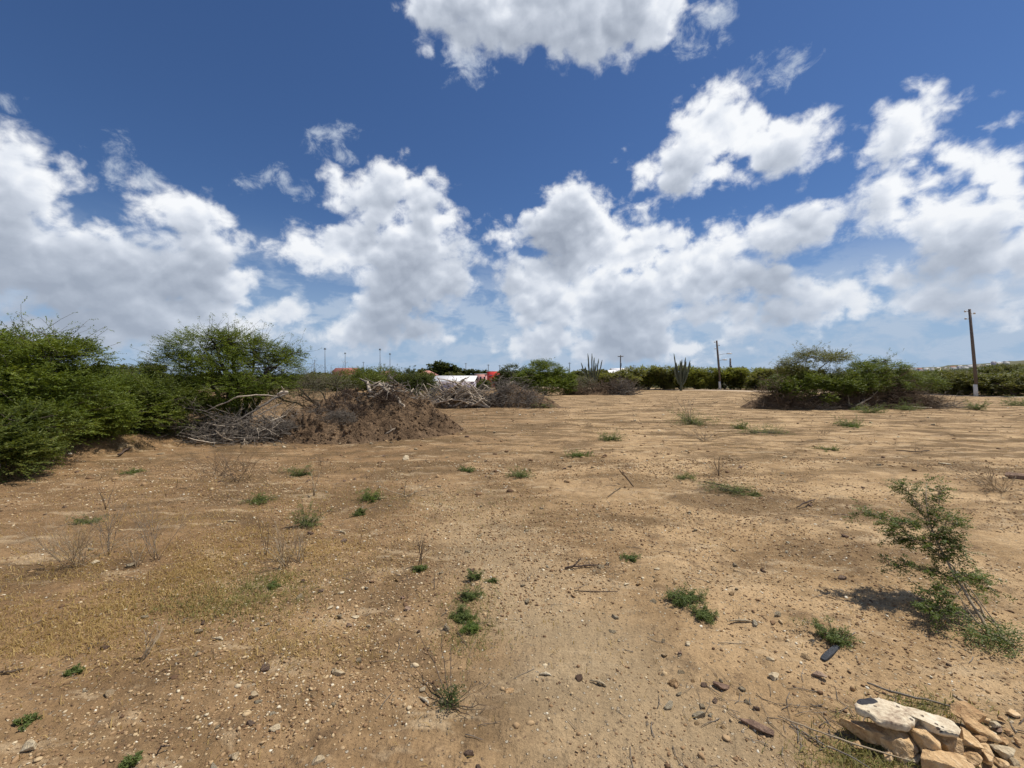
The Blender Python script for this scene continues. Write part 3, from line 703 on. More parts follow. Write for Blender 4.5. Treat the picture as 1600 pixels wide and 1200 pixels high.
acacia('acacia_shrub', 'green shrub at the right end of the long brush pile, partly bare', (23.0, 26.2),
  [Cl(1425,592,26,1.0,.9,.36),Cl(1450,600,26,.8,.8,.34),Cl(1410,600,25.6,.8,.8,.34)], 'acacia_bright', 134, None, 'shrub', leaf=(.08,.03), dens=.9, spike=.8)

# hedge-like row of thorn trees behind the road, one after another
def row_tree(name, label, group, px, ptop, pbase, Y, hw, mat, seed, dens=.2, leaf=(.18,.085)):
    x = (px-800)/FPX*Y; top = CAM_H+(600-8-ptop)/FPX*Y+.25; r = np.random.default_rng(seed); cl = []
    n = 7
    for i in range(n):
        u = r.uniform(-1, 1); zz = r.uniform(.42, .86); cl.append((x+u*hw, Y+r.uniform(-.6, .9), top*zz-.12, hw*r.uniform(.35,.55), 1.2, top*r.uniform(.13,.20)))
    cl.append((x, Y, top*.8, hw*.7, 1.3, top*.16)); 
    for i in range(3): cl.append((x+r.uniform(-.8,.8)*hw, Y+.4, top*.28, hw*.45, .9, top*.24))
    return acacia(name, label, (x, Y), cl, mat, seed, group, 'tree' if top > 2.6 else 'shrub', leaf=leaf, dens=dens)
ROW = [(988,576,609,64,2.3,'row_olive'),(1013,573,609,65,2.6,'row_leaf'),(1038,575,609,64,2.4,'row_olive'),(1062,577,609,66,2.4,'row_leaf'),(1088,577,609,64,2.4,'row_leaf'),
       (1110,577,609,65,2.3,'row_leaf'),(1133,577,609,66,2.4,'row_leaf'),(1157,577,609,66,2.3,'row_olive'),(1180,578,609,64,2.3,'row_leaf'),(1203,578,609,62,2.3,'row_olive'),(970,584,609,62,1.9,'row_olive'),(950,586,609,64,1.8,'row_olive')]
RL = ['thorn tree in the row, fourth to the left of the many-armed cactus', 'tallest thorn tree in the row behind the road, top bulging above its neighbours', 'thorn tree directly left of the many-armed cactus', 'thorn tree directly behind the many-armed cactus', 'thorn tree directly right of the many-armed cactus',
      'thorn tree directly left of the street lamp pole', 'thorn tree directly behind the short pole with white base', 'thorn tree right of the small white post', 'thorn tree, second to the right of the small white post', 'thorn tree at the right end of the row, next to the umbrella shaped tree',
      'dark low thorn tree right behind the pole with the crossarm', 'low olive thorn tree behind the sparse cactus, left end of the row']
for i, (px, pt, pb, Y, hw, mt) in enumerate(ROW):
    row_tree('thorn_tree', RL[i], 'thorn trees in the row behind the road', px, pt, pb, Y, hw, mt, 200+i)
# right-hand shrubland behind the road, nearer trees first
SL = ['front row thorn tree, second to the left of the tall pole', 'front row thorn tree directly left of the tall pole', 'front row thorn tree directly behind the tall pole', 'front row thorn tree directly right of the tall pole', 'front row thorn tree at the right edge of view, beyond the road', 'front row thorn tree cut by the right edge of view',
      'dark front row tree beside the right end of the brush pile', 'second row tree, left of the tall pole, pale olive green', 'second row tree just left of the tall pole, rising above the front row', 'grey leafless-looking tree left of the tall pole, between green ones', 'olive tree right of the tall pole in the second row', 'green second row tree near the right edge of view',
      'olive tree behind the right end of the brush pile', 'green tree behind the middle of the brush pile', 'dark tree behind the brush pile between its two tall shrubs', 'olive tree hidden behind the umbrella shaped tree', 'green tree left of the umbrella shaped tree, across the road', 'back row tree right of the tall pole, on the skyline', 'olive back row tree at the right edge of the skyline', 'back row green tree beyond the right edge shrubs']
for i, (px, pt, Y, hw, mt) in enumerate([(1455,583,45,2.1,'acacia'),(1490,585,43,2.0,'acacia_olive'),(1512,590,42,1.6,'acacia_olive'),(1548,590,42,2.0,'acacia'),(1585,588,40,2.1,'acacia_olive'),(1625,586,40,2.2,'acacia'),
      (1430,586,48,2.1,'dark_leaf'),(1470,582,58,2.6,'acacia_olive'),(1520,580,58,2.8,'acacia'),(1500,584,50,2.4,'grey_scrub'),(1570,577,56,2.9,'acacia_olive'),(1610,577,52,2.8,'acacia'),(1405,584,55,2.4,'acacia_olive'),
      (1375,588,52,2.2,'acacia'),(1340,588,58,2.2,'dark_leaf'),(1310,588,60,2.2,'acacia_olive'),(1225,588,50,1.7,'acacia'),(1545,573,78,3.6,'acacia'),(1590,571,78,3.6,'acacia_olive'),(1640,570,74,3.6,'acacia')]):
    row_tree('scrub_tree', SL[i], 'trees of the shrubland beyond the tall pole', px, pt, 618, Y, hw, mt, 240+i, dens=.2, leaf=(.17,.075))

# scrub belt on the skyline: a few kinds, then copies
def proto_far(seed, hw, top, mat):
    r = np.random.default_rng(seed); cl = []
    for i in range(9): cl.append((r.uniform(-1,1)*hw, r.uniform(-1,1), top*r.uniform(.35,.84), hw*r.uniform(.3,.55), 1.3, top*r.uniform(.12,.2)))
    for i in range(4): cl.append((r.uniform(-.8,.8)*hw, 0, top*.25, hw*.45, 1., top*.25))
    return acacia('distant_tree', 'rounded scrub tree, one of many in the belt along the skyline', (0, 0), cl, mat, seed, 'scrub trees along the skyline', 'tree', leaf=(.34,.17), dens=.07, trunk_r=.08)
PROT = [proto_far(300, 3.2, 3.4, 'far_scrub'), proto_far(301, 2.6, 3.0, 'acacia'), proto_far(302, 3.6, 3.2, 'far_scrub'), proto_far(303, 2.4, 3.9, 'dark_leaf'), proto_far(304, 3.0, 2.8, 'acacia_olive')]
rf = np.random.default_rng(5); used = set(); nfar = 0
def far_at(x, y, sc, k):
    global nfar
    o = PROT[k] if k not in used else copy_tree(PROT[k]); used.add(k)
    kd = {0: 'olive green', 1: 'mid green', 2: 'wide olive', 3: 'dark green', 4: 'pale olive'}[int(k)]; px_ = 800+x/y*FPX
    wh = 'left of the earth mound' if px_ < 480 else 'behind the earth mound' if px_ < 660 else 'around the red building' if px_ < 800 else 'between dome shrub and poles' if px_ < 1200 else 'on the right-hand skyline'
    o['label'] = f'{kd} scrub tree in the far belt {wh}'; o.location = (x, y, -.1); o.rotation_euler = (0, 0, rf.uniform(0, 2*pi)); o.scale = (sc*rf.uniform(.85,1.25), sc*rf.uniform(.85,1.2), sc*rf.uniform(.9,1.1)); nfar += 1
FREE = [(676,738,60),(515,556,130),(590,606,110),(640,666,90),(738,794,100)]      # sight lines kept open to the buildings: px from, to, out to depth
for k in range(150):
    px = -60+k*11.2+rf.uniform(-6, 6); Y = [82, 105, 140, 190][k % 4]*rf.uniform(.85, 1.15)
    if 0 < px < 470 and Y < 120: Y *= 1.3
    if any(a < px < b and Y < d+15 for a, b, d in FREE): continue
    q_ = 1.
    if px > 1380: Y = max(Y, 95); q_ = .62
    far_at((px-800)/FPX*Y, Y, q_*[.62,.85,1.05,1.3][k % 4]*rf.uniform(.8, 1.15), rf.integers(0, 5))
for px, Y, sc, k in [(560,60,.9,1),(583,62,.8,1),(530,58,.75,4),(500,60,.8,1),(545,75,.9,4),(618,70,.9,1),(690,130,1.75,3),(684,140,1.5,3),(712,135,1.35,3),(668,140,1.3,0),(757,140,1.2,3),(745,150,1.4,3),(752,62,.5,1),(795,68,.9,1),(900,80,1.05,4),(925,84,1.,0),(648,62,.9,4),(725,66,.6,4),(700,70,.6,1),(180,80,1.,3),(172,82,1.1,3),(210,90,1.2,0),(240,120,1.7,0),(150,88,1.2,4),(1215,75,1.05,4),(1240,78,1.05,0)]:
    far_at((px-800)/FPX*Y, Y, sc, k)

# candle cacti
def cactus(label, x, y, h, arms, seed):
    r = np.random.default_rng(seed); z = float(Hm(x, y)); root = empty('candle_cactus', (x, y, z)); tag(root, label, 'cactus', None)
    g = Geo(); tube(g, [(0,0,-.1),(.03,0,h*.12),(0,0,h*.26)], [.19,.17,.14], 9); g.build('trunk', M['cactus'], root, smooth=True)
    for (dx, dy, zt, r0) in arms:
        n = 9; t = np.linspace(0, 1, n); bend = t**.55
        r0 = r0*1.3; P = np.stack([dx*bend, dy*bend, h*.14+(zt-h*.14)*t], 1)+r.normal(0, .015, (n, 3))
        g = Geo(); tube(g, P, r0*np.interp(t, [0,.1,.9,1],[.9,1,.9,.3]), 9)
        # ribs
        th = np.arange(7)*2*pi/7
        ribs = np.stack([P+r0*.95*np.stack([np.full(n, cos(a)), np.full(n, sin(a)), np.zeros(n)], 1)*np.interp(t, [0,.9,1],[1,.85,.2])[:,None] for a in th])
        tubes(g, ribs, r0*.2, 3); g.build('arm', M['cactus'], root)
    return root
def arms_for(Y, px0, lst, r): return [((px-px0)/FPX*Y, r.uniform(-.5,.5), CAM_H+(592-py)/FPX*Y, q) for px, py, q in lst]
ra = np.random.default_rng(9)
cactus('tall candle cactus with sparse spread arms rising behind the low brush heap', *(((925-800)/FPX*56), 56), 4.6,
  arms_for(56, 925, [(909,566,.06),(918,552,.06),(925,552,.06),(929,558,.065),(936,560,.06),(920,565,.07),(932,566,.07),(915,572,.07),(927,568,.08),(923,574,.08),(934,574,.07),(940,562,.055),(911,580,.06),(938,578,.06)], ra), 1)
cactus('bushy many-armed candle cactus standing alone in front of the row of thorn trees', *(((1064-800)/FPX*60), 60), 5.0,
  arms_for(60, 1064, [(1055,552,.065),(1058,566,.08),(1062,563,.08),(1066,561,.08),(1070,558,.07),(1073,564,.08),(1077,563,.075),(1080,567,.07),(1060,572,.09),(1065,570,.1),(1070,572,.09),(1075,573,.08),(1055,573,.08),(1062,580,.09),(1068,579,.09),(1073,582,.08),(1052,575,.05)], ra), 2)

# ================================================================ earth mound and brush piles
def mound(name, label, cx_, cy_, rx, ry, hfun, mat, seed, nx=150, ny=110, rough=.10):
    u, v = np.meshgrid(np.linspace(-1, 1, nx), np.linspace(-1, 1, ny)); x = cx_+u*rx; y = cy_+v*ry
    h = hfun(x, y); P = np.stack([x, y, h*1.6+seed], -1).reshape(-1, 3)
    k = sstep(h, 0, .3)
    z = Hm(x, y)-.03 + h + k*(fbm(P*1.6, 4, .6, seed).reshape(x.shape)*rough*1.6 + fbm(P*6, 4, .65, seed+3).reshape(x.shape)*rough*.45 + np.abs(fbm(P*2.6+5, 3, .6, seed+8)).reshape(x.shape)*rough*1.2)
    z = np.where(h < .004, Hm(x, y)-.04, z)
    i = (np.arange(ny-1)[:,None]*nx+np.arange(nx-1)[None]).ravel()
    G = Geo().add(np.stack([x-cx_, y-cy_, z], -1).reshape(-1, 3), np.stack([i, i+1, i+nx+1, i+nx], 1))
    r = np.random.default_rng(seed); hh = h.ravel(); ok = np.where(hh > .03)[0]; n = int(nx*ny*.05); pk = r.choice(ok, n); V0, F0 = ICO0       # clods
    s_ = (.012+.05*r.uniform(0, 1, n)**4)*(1.6 if cy_ > 20 else 1.); V = V0[None]*(1+r.uniform(-.3, .3, (n, 12, 1)))*s_[:,None,None]*r.uniform(.6, 1.2, (n, 1, 3))
    V = V+np.stack([x.ravel()[pk]-cx_+r.normal(0,.01,n), y.ravel()[pk]-cy_+r.normal(0,.01,n), z.ravel()[pk]], 1)[:,None,:]; G.add(V.reshape(-1,3), (np.arange(n)[:,None,None]*12+F0[None]).reshape(-1,3))
    o = G.build(name, mat, smooth=False, loc=(cx_, cy_, 0))
    tag(o, label, 'earth mound'); return o, lambda X, Y_: float(Hm(X, Y_))-.03+float(hfun(np.array([X], float), np.array([Y_], float))[0])
def soilmat():
    m, t, b = newmat('piled soil', .95, .1); oc = objco(t); n = t.noise(oc, 2.2, 7, .68, .4); f = t.noise(oc, 22, 5, .7)
    t.link(ramp(t, t.m('ADD', t.m('MULTIPLY', n, .65), t.m('MULTIPLY', f, .35)), [(.32,(.075,.047,.028)),(.46,(.150,.098,.058)),(.60,(.24,.160,.094)),(.76,(.42,.31,.19))]), b.inputs[0])
    bump(t, b, t.m('ADD', n, f), 1., .07); return m
M['soil'] = soilmat()
def bumps(lst):
    def f(x, y):
        h = np.zeros_like(np.asarray(x, float))
        for (bx, by, sx, sy, hh, rot) in lst:
            c, s_ = cos(rot), sin(rot); dx, dy = x-bx, y-by; q = np.hypot((dx*c+dy*s_)/sx, (-dx*s_+dy*c)/sy)
            h = np.maximum(h, hh*np.clip(1-q, 0, None)**.95*(1.0-.10*np.clip(1-q, 0, 1)))
        return h
    return f
hm = bumps([(-3.75,13.0,2.3,1.9,1.60,0),(-4.9,13.0,1.7,1.6,1.42,.1),(-4.7,12.1,2.1,1.4,.95,0),(-6.0,12.8,1.5,1.4,.9,0)])
mo, mz = mound('earth_mound', 'big brown mound of dug soil topped with stumps and dry tufts', -4.7, 12.7, 3.6, 2.5, hm, M['soil'], 5, 320, 220, .20)
h3 = bumps([(.0,25.2,2.2,1.5,1.55,0),(1.2,24.9,1.7,1.2,1.0,0)])
mound('earth_mound', 'low dark soil heap under the grey twigs, sloping down to the right', .5, 25, 2.9, 1.9, h3, M['soil'], 15, 90, 60, .07)
h2 = bumps([(-3.1,25.1,2.2,1.3,1.5,0)])
mound('earth_mound', 'soil core of the bleached wood pile, almost covered by branches', -3.4, 25, 2.4, 1.6, h2, M['soil'], 16, 80, 60, .07)
h4 = bumps([(9.0,44.6,3.9,1.6,.75,0)])
mound('earth_mound', 'thin brown soil bank under the far low brush heap', 9.2, 44.4, 4.2, 1.9, h4, M['soil'], 17, 80, 50, .06)
h5 = bumps([(18.6,24.8,5.2,1.5,.9,0),(15.3,24.6,2.2,1.2,1.0,0),(21.4,24.9,2.8,1.4,1.25,0)])
mound('earth_mound', 'long low reddish soil bank under the brush pile on the right', 18.8, 24.5, 5.8, 2., h5, M['soil'], 18, 140, 60, .07)

def brush(name, label, cat, regions, mat, seed, n, L, rad, group=None, kids=3, levels=2, flat=.35, zf=None):
    """tangle of twigs heaped over regions (x, y, rx, ry, height)"""
    r = np.random.default_rng(seed); g = Geo(); w = np.array([q[2]*q[3]*q[4] for q in regions])**.6; k = r.choice(len(regions), n, p=w/w.sum())
    Q = np.array(regions)[k]; a = r.uniform(0, 2*pi, n); rad_ = np.sqrt(r.uniform(0, 1, n)); x = Q[:,0]+np.cos(a)*rad_*Q[:,2]; y = Q[:,1]+np.sin(a)*rad_*Q[:,3]
    zt = Q[:,4]*(1-rad_**1.7)*r.uniform(.25, 1., n)+.03; z = zt if zf is None else zt+np.maximum(zf(x, y)*1.03, 0)
    P0 = np.stack([x, y, Hm(x, y)+z], 1); D = r.normal(0, 1, (n, 3)); D[:,2] = D[:,2]*flat+.12
    for P, R_ in branching(r, P0, D, L*r.uniform(.5, 1.3, n), rad*r.uniform(.5, 1.3, n), levels, kids, .55, .6, .16, 5, .02, .15):
        P[:,:,2] = np.maximum(P[:,:,2], Hm(P[:,:,0], P[:,:,1])+.01); tubes(g, P, R_, 4 if rad > .01 else 3)
    o = g.build(name, M[mat]); tag(o, label, cat, group); return o
# heap of grey branches below the thicket
brush('brush_pile', 'tangled heap of thin grey dead branches at the foot of the thicket', 'brush pile', [(-7.6,11.4,1.2,.7,.62),(-7.0,11.9,1.1,.8,.75),(-8.2,11.2,.8,.5,.45),(-6.4,11.5,.8,.6,.42)], 'greybrush', 31, 520, .75, .011)
brush('brush_pile', 'thicker bare sticks lying criss-cross on the heap below the thicket', 'brush pile', [(-7.5,11.3,1.1,.5,.6),(-6.7,11.6,.7,.5,.6)], 'bleached', 38, 34, .9, .014, kids=2, levels=2)
brush('dry_shrub', 'dense grey brown bare shrub lying against the top left of the earth mound', 'shrub', [(-6.5,13.9,.8,.6,1.3),(-6.0,13.9,.6,.5,1.25)], 'brownbrush', 32, 300, .42, .006, kids=4)
brush('brush_pile', 'dark mat of fine grey twigs on the middle of the earth mound', 'brush pile', [(-4.95,12.0,.65,.22,.12),(-4.35,11.9,.45,.2,.14)], 'darkstick', 33, 620, .15, .0035, kids=4, zf=hm)
brush('dry_tuft', 'round grey dry tuft on the lower front of the earth mound', 'dry plant', [(-4.55,11.5,.42,.22,.2)], 'greybrush', 34, 460, .17, .0035, kids=4, zf=hm)
brush('dry_tuft', 'small grey dry tuft at the left foot of the earth mound', 'dry plant', [(-6.15,11.5,.36,.22,.26)], 'greybrush', 35, 360, .22, .004, kids=4, zf=hm)
brush('dry_tuft', 'reddish brown root mat hanging on the upper right face of the earth mound', 'dry plant', [(-3.6,12.4,.32,.2,.12)], 'darkstick', 36, 340, .15, .004, kids=4, zf=hm)
brush('dry_tuft', 'dark grassy tuft on the crest at the left of the earth mound', 'dry plant', [(-5.1,12.7,.45,.25,.12)], 'darkstick', 37, 340, .13, .004, kids=4, zf=hm)
# wood piles
brush('brush_pile', 'mass of short sticks filling the bleached wood pile', 'brush pile', [(-3.1,24.8,1.9,1.0,1.75),(-4.3,24.5,1.5,.8,1.15),(-2.2,24.6,1.1,.9,1.6)], 'greybrush', 41, 420, .7, .016, kids=2)
brush('brush_pile', 'rounded heap of fine grey twigs right of the bleached wood pile', 'brush pile', [(.0,24.6,1.5,1.0,1.85),(-.7,24.6,1.1,.9,1.6),(.9,24.4,1.1,.8,1.1)], 'greybrush', 42, 560, .8, .015, kids=4)
brush('brush_pile', 'low far heap of grey brown brush in front of the sparse cactus', 'brush pile', [(8.0,44.,2.2,1.1,1.35),(11.0,44.2,1.6,1.1,1.7),(9.6,44.2,2.,1.,1.4),(6.6,43.8,1.3,.9,1.0)], 'brownbrush', 43, 460, 1.1, .022, kids=4)
brush('brush_pile', 'pale grey twig heap on top of the right end of the far brush', 'brush pile', [(11.3,43.7,1.3,.8,1.9)], 'greybrush', 44, 170, 1.1, .02, kids=4)
brush('brush_pile', 'long dark brown brush pile under the umbrella shaped tree and its shrubs', 'brush pile', [(21.4,24.6,2.3,1.2,2.0),(18.6,24.6,2.2,1.1,1.35),(22.9,24.8,1.6,.9,1.25)], 'brownbrush', 45, 1500, .85, .013, kids=4)
brush('brush_pile', 'grey brown brush mound at the left end of the right-hand pile', 'brush pile', [(14.7,23.9,1.0,.9,1.75),(15.4,24.0,.9,.8,1.5)], 'brownbrush', 46, 480, .75, .011, kids=4)
brush('brush_pile', 'thin grey branches trailing off the right end of the long brush pile', 'brush pile', [(23.9,24.2,1.3,.5,.40)], 'greybrush', 47, 140, .8, .009, kids=3)
brush('brush_pile', 'scatter of pale broken sticks in front of the right-hand brush pile', 'brush pile', [(16.6,23.3,1.2,.35,.25),(19.2,23.4,.8,.3,.25)], 'bleached', 48, 110, .5, .010, kids=2)

def log(name, label, cat, pts, radii, mat, group=None, sides=7, knots=0, seed=0):
    g = Geo(); P = np.array(pts, float); o = P[0].copy(); n = max(6, len(P)*3); t = np.linspace(0, len(P)-1, n)
    Q = np.stack([np.interp(t, np.arange(len(P)), P[:,k]) for k in range(3)], 1)-o; r = np.random.default_rng(seed+7)
    rr = np.interp(t, np.linspace(0, len(P)-1, len(radii)), radii); Q[1:-1] += r.normal(0, 1, (n-2, 3))*rr[1:-1,None]*.35
    tube(g, Q, rr*r.uniform(.88, 1.12, n), sides)
    for i in range(knots):
        k = r.integers(1, n-1); d = unit(r.normal(0, 1, 3)+[0,0,.4]); L = rr[k]*r.uniform(3, 8); tube(g, [Q[k], Q[k]+d*L*.5, Q[k]+d*L+r.normal(0,.1,3)*L], [rr[k]*.5, rr[k]*.4, rr[k]*.2], 5)
    ob = g.build(name, M[mat], smooth=True, loc=tuple(o)); tag(ob, label, cat, group); return ob
V3 = lambda px, py, Y: vp(px, py, Y)
log('dead_branch', 'long pale curved branch resting across the heap below the thicket', 'branch', [V3(322,642,11.2),V3(345,632,11.3),V3(372,620,11.4),V3(405,617,11.7),V3(436,619,12.)], [.012,.018,.020,.018,.012], 'bleached', knots=1, seed=1)
log('dead_branch', 'thick grey branch leaning up against the left side of the earth mound', 'branch', [V3(352,666,11.1),V3(385,650,11.3),V3(420,628,11.6),V3(450,613,12.)], [.022,.026,.03,.032], 'greybrush', knots=3, seed=2)
log('dead_branch', 'second leaning branch just under the thick grey one', 'branch', [V3(350,670,11.0),V3(390,655,11.2),V3(425,637,11.5),V3(440,630,11.8)], [.012,.015,.016,.014], 'greybrush', knots=2, seed=3)
log('dead_branch', 'stubby broken branch end with bright bark at the top of the leaning branch', 'branch', [V3(433,618,11.7),V3(441,613,11.75),V3(450,612,11.8)], [.04,.05,.03], 'bleached', knots=1, seed=4)
log('broken_plank', 'short bright splintered wood piece standing in front of the grey branch heap', 'wood piece', [V3(345,690,11.0),V3(349,678,11.05),V3(353,667,11.15)], [.03,.05,.035], 'bleached', sides=4, seed=5)
log('dead_branch', 'thin pale stick lying flat in the middle of the grey branch heap', 'branch', [V3(318,660,11.2),V3(340,665,11.1),V3(368,668,11.1)], [.012,.02,.012], 'bleached', knots=2, seed=6)
log('dead_branch', 'dark fallen stick on the bare ground left of the branch heap', 'branch', [(*gp(185,714),.05),(*gp(205,704),.07),(*gp(226,696),.12)], [.018,.022,.016], 'darkstick', seed=7)
log('dead_branch', 'crooked root with side prongs at the lower right of the earth mound', 'branch', [V3(564,664,11.45),V3(574,671,11.4),V3(588,675,11.35)], [.035,.04,.02], 'bleached', knots=3, seed=8)
log('dead_branch', 'small forked stick beside the crooked root on the mound', 'branch', [V3(603,678,11.3),V3(612,672,11.35),V3(618,669,11.4)], [.015,.018,.012], 'bleached', knots=1, seed=9)
log('dead_branch', 'thin bleached stick at the right toe of the earth mound', 'branch', [V3(684,667,13.),V3(692,670,13.),V3(701,673,13.)], [.014,.018,.012], 'bleached', seed=10)
ST = [([V3(573,596,12.9),V3(577,603,12.7),V3(580,614,12.5)],[.03,.05,.05],'weathered upright stump root on top of the earth mound'),
      ([V3(585,599,12.9),V3(600,602,12.9),V3(616,606,12.9)],[.05,.07,.045],'thick dark root lying along the crest of the earth mound'),
      ([V3(592,600,12.7),V3(604,610,12.6),V3(620,622,12.5),V3(632,638,12.3)],[.04,.05,.05,.035],'long root running down the right shoulder of the earth mound'),
      ([V3(612,612,12.6),V3(622,611,12.7),V3(634,612,12.8)],[.02,.025,.015],'pale stick poking out sideways from the mound shoulder'),
      ([V3(563,592,13.1),V3(571,597,13.),V3(580,601,13.)],[.02,.035,.03],'dark pointed root at the left of the crest stumps'),
      ([V3(614,609,12.7),V3(616,618,12.6),V3(620,626,12.5)],[.03,.03,.02],'short hanging root below the sideways stick'),
      ([V3(583,622,12.4),V3(590,616,12.4),V3(596,612,12.5)],[.025,.035,.02],'bent root stub in the middle of the mound face'),
      ([V3(640,620,13.2),V3(642,613,13.2),V3(646,607,13.3)],[.03,.03,.012],'pale forked root standing at the right end of the mound crest'),
      ([V3(648,628,13.2),V3(651,618,13.2),V3(650,612,13.2)],[.03,.03,.012],'twin root stub beside the pale forked root')]
for i, (p, q, l) in enumerate(ST): log('dead_root', l, 'root', p, q, 'greybrush' if i in (1, 4) else 'bleached', knots=3, seed=20+i)
# bleached branches of the wood pile, each an object
rb = np.random.default_rng(77)
for i in range(90):
    u = rb.uniform(-1, 1); v = rb.uniform(0, 1); x0 = -3.1+u*2.0; topz = 1.75*(1-abs(u)**1.6*.85); z0 = topz*(1-v*.9); y0 = 24.7-1.0*v-.0
    dx = (rb.uniform(.3, 1.0) if rb.uniform() < .75 else -rb.uniform(.3, 1.))*(1 if u < .3 else -1); L = rb.uniform(.7, 1.7)
    d = unit(np.array([dx, -rb.uniform(-.1,.5), rb.uniform(.1,.75)])); p0 = np.array([x0, y0, max(z0-.25*L*d[2], .06)])-d*L*.4
    p0[2] = max(p0[2], .05); p1 = p0+d*L*.5+rb.normal(0, .06, 3); p2 = p0+d*L
    p2[2] = min(p2[2], 1.75)
    log('bleached_branch', 'bleached bare branch, one of many heaped in the pale wood pile', 'branch', [p0, p1, p2], [rb.uniform(.032,.065), rb.uniform(.03,.055), .02], 'bleached', 'branches heaped in the pale wood pile', 6, 1, 100+i)
log('bleached_branch', 'straight pale pole sticking out at the lower right of the pale wood pile', 'branch', [V3(736,634,23.6),V3(748,627,23.6),V3(757,622,23.7)], [.05,.05,.04], 'bleached', seed=300)
log('bleached_branch', 'leaning white pole on the right flank of the pale wood pile', 'branch', [V3(733,612,24),V3(737,620,23.9),V3(741,629,23.8)], [.04,.04,.03], 'bleached', seed=301)
log('bleached_branch', 'lone white branch crossing the gap between the two wood piles', 'branch', [V3(755,600,24.5),V3(762,605,24.4),V3(767,608,24.3)], [.03,.035,.02], 'bleached', seed=302, knots=1)
log('bleached_branch', 'bright broken branch fork at the top of the grey twig heap', 'branch', [V3(793,603,24.3),V3(797,599,24.3),V3(801,596,24.3)], [.035,.04,.02], 'bleached', seed=303, knots=3)
log('bleached_branch', 'long pale branch leaning out of the brown brush pile towards the field', 'branch', [V3(1337,634,23.2),V3(1350,627,23.4),V3(1364,619,23.8),V3(1372,610,24)], [.03,.035,.03,.02], 'bleached', seed=304, knots=2)
log('bleached_branch', 'grey straight branch lying at the foot of the brown brush pile', 'branch', [V3(1424,635,23.1),V3(1440,637,23.1),V3(1456,637,23.1)], [.02,.025,.018], 'bleached', seed=305, knots=1)
log('bleached_branch', 'short pale upright stick in the middle of the brown brush pile', 'branch', [V3(1325,617,23.6),V3(1326,625,23.6),V3(1327,632,23.6)], [.018,.02,.02], 'bleached', seed=306)

brush('dead_roots', 'tangle of torn roots and short branches crowning the earth mound', 'root tangle', [(-3.8,12.8,.9,.5,.30),(-3.1,12.9,.6,.4,.2)], 'greybrush', 51, 60, .34, .014, kids=2, zf=hm)
brush('dead_roots', 'thin roots strewn over the right slope of the earth mound', 'root tangle', [(-2.9,12.5,.9,.5,.10),(-3.8,12.1,.9,.5,.10)], 'brownbrush', 52, 150, .35, .008, kids=2, zf=hm)
brush('dead_roots', 'thin dry roots over the left slope of the earth mound', 'root tangle', [(-5.3,11.9,1.,.5,.10),(-6.,12.2,.7,.5,.12)], 'greybrush', 53, 170, .3, .006, kids=2, zf=hm)

# ================================================================ poles and masts
M['pole_wood'] = woodmat('weathered pole wood', (.10,.082,.070), (.20,.165,.145), 5)
M['white_paint'] = plain('white paint on pole foot', (.68,.66,.62), .7, .12, 6)
M['grey_metal'] = plain('galvanised metal', (.38,.40,.42), .45, .1, 4, .5)
M['mast_metal'] = plain('dull mast metal', (.16,.175,.19), .6, .1, 4, .4)
M['lamp_white'] = plain('pale lamp housing', (.72,.74,.76), .4, .05, 4, .5)
M['insulator'] = plain('glazed insulator', (.55,.52,.48), .3, .1, 8, .5)
def pole(label, x, y, h, r=.13, white=0., lean=0., cross=None, lamps=(), pins=(), box_=None, foot=False, name='utility_pole', group=None):
    z = float(Hm(x, y)) if hypot(x, y) < 60 else 0.; root = empty(name, (x, y, z)); tag(root, label, 'pole', group); rot = -atan2(x, y)
    root.rotation_euler = (0, 0, rot); off = lambda t: lean*t
    g = Geo(); tube(g, [(off(0),0,-.1 if not white else white), (off(.5),0,h*.5+white*.5), (off(1),0,h)], [r, r*.9, r*.72], 10); g.build('shaft', M['pole_wood'], root, smooth=False)
    if white:
        g = Geo(); tube(g, [(0,0,-.1),(off(white/h),0,white)], [r*1.12, r*1.06], 12); g.build('painted_foot', M['white_paint'], root)
    if foot:
        g = Geo(); box(g, (0,0,.02), (.9,.8,.16), .3); g.build('footing', M['limestone'], root)
    if cross:
        for zc, w in cross:
            g = Geo(); box(g, (off(zc/h),-.12,zc), (w,.1,.12)); a = g.build('crossarm', M['pole_wood'], root)
            for dx in (-.45,-.2,.2,.45):
                g = Geo(); tube(g, [(off(1)+dx*w,-.12,zc+.06),(off(1)+dx*w,-.12,zc+.14),(off(1)+dx*w,-.12,zc+.24)], [.05,.055,.03], 8); g.build('insulator', M['insulator'], a)
    for zc, s_ in pins:
        g = Geo(); o1 = off(zc/h); tube(g, [(o1,0,zc),(o1+s_*.30,0,zc+.02)], [.03,.025], 6); tube(g, [(o1+s_*.30,0,zc-.04),(o1+s_*.30,0,zc+.05),(o1+s_*.30,0,zc+.12)], [.06,.085,.05], 8); g.build('insulator_pin', M['insulator'], root)
    for zc, s_, L in lamps:
        g = Geo(); tube(g, [(off(zc/h),0,zc-.2),(s_*L*.5,0,zc-.02),(s_*L,0,zc)], [.03,.03,.028], 6); a = g.build('lamp_arm', M['grey_metal'], root)
        g = Geo(); tube(g, [(s_*(L-.12),0,zc),(s_*(L+.1),0,zc+.03),(s_*(L+.45),0,zc+.02),(s_*(L+.62),0,zc)], [.05,.10,.11,.04], 8); g.build('lamp_head', M['lamp_white'], a)
    if box_:
        g = Geo(); tube(g, [(.05,-.2,box_),(.05,-.2,box_+.1),(.05,-.2,box_+.75),(.05,-.2,box_+.85)], [.08,.17,.17,.1], 10); g.build('transformer', M['mast_metal'], root)
    return root
def at_base(px, Y): return (px-800)/FPX*Y, Y
def hgt(py, Y): return CAM_H+(592-py)/FPX*Y
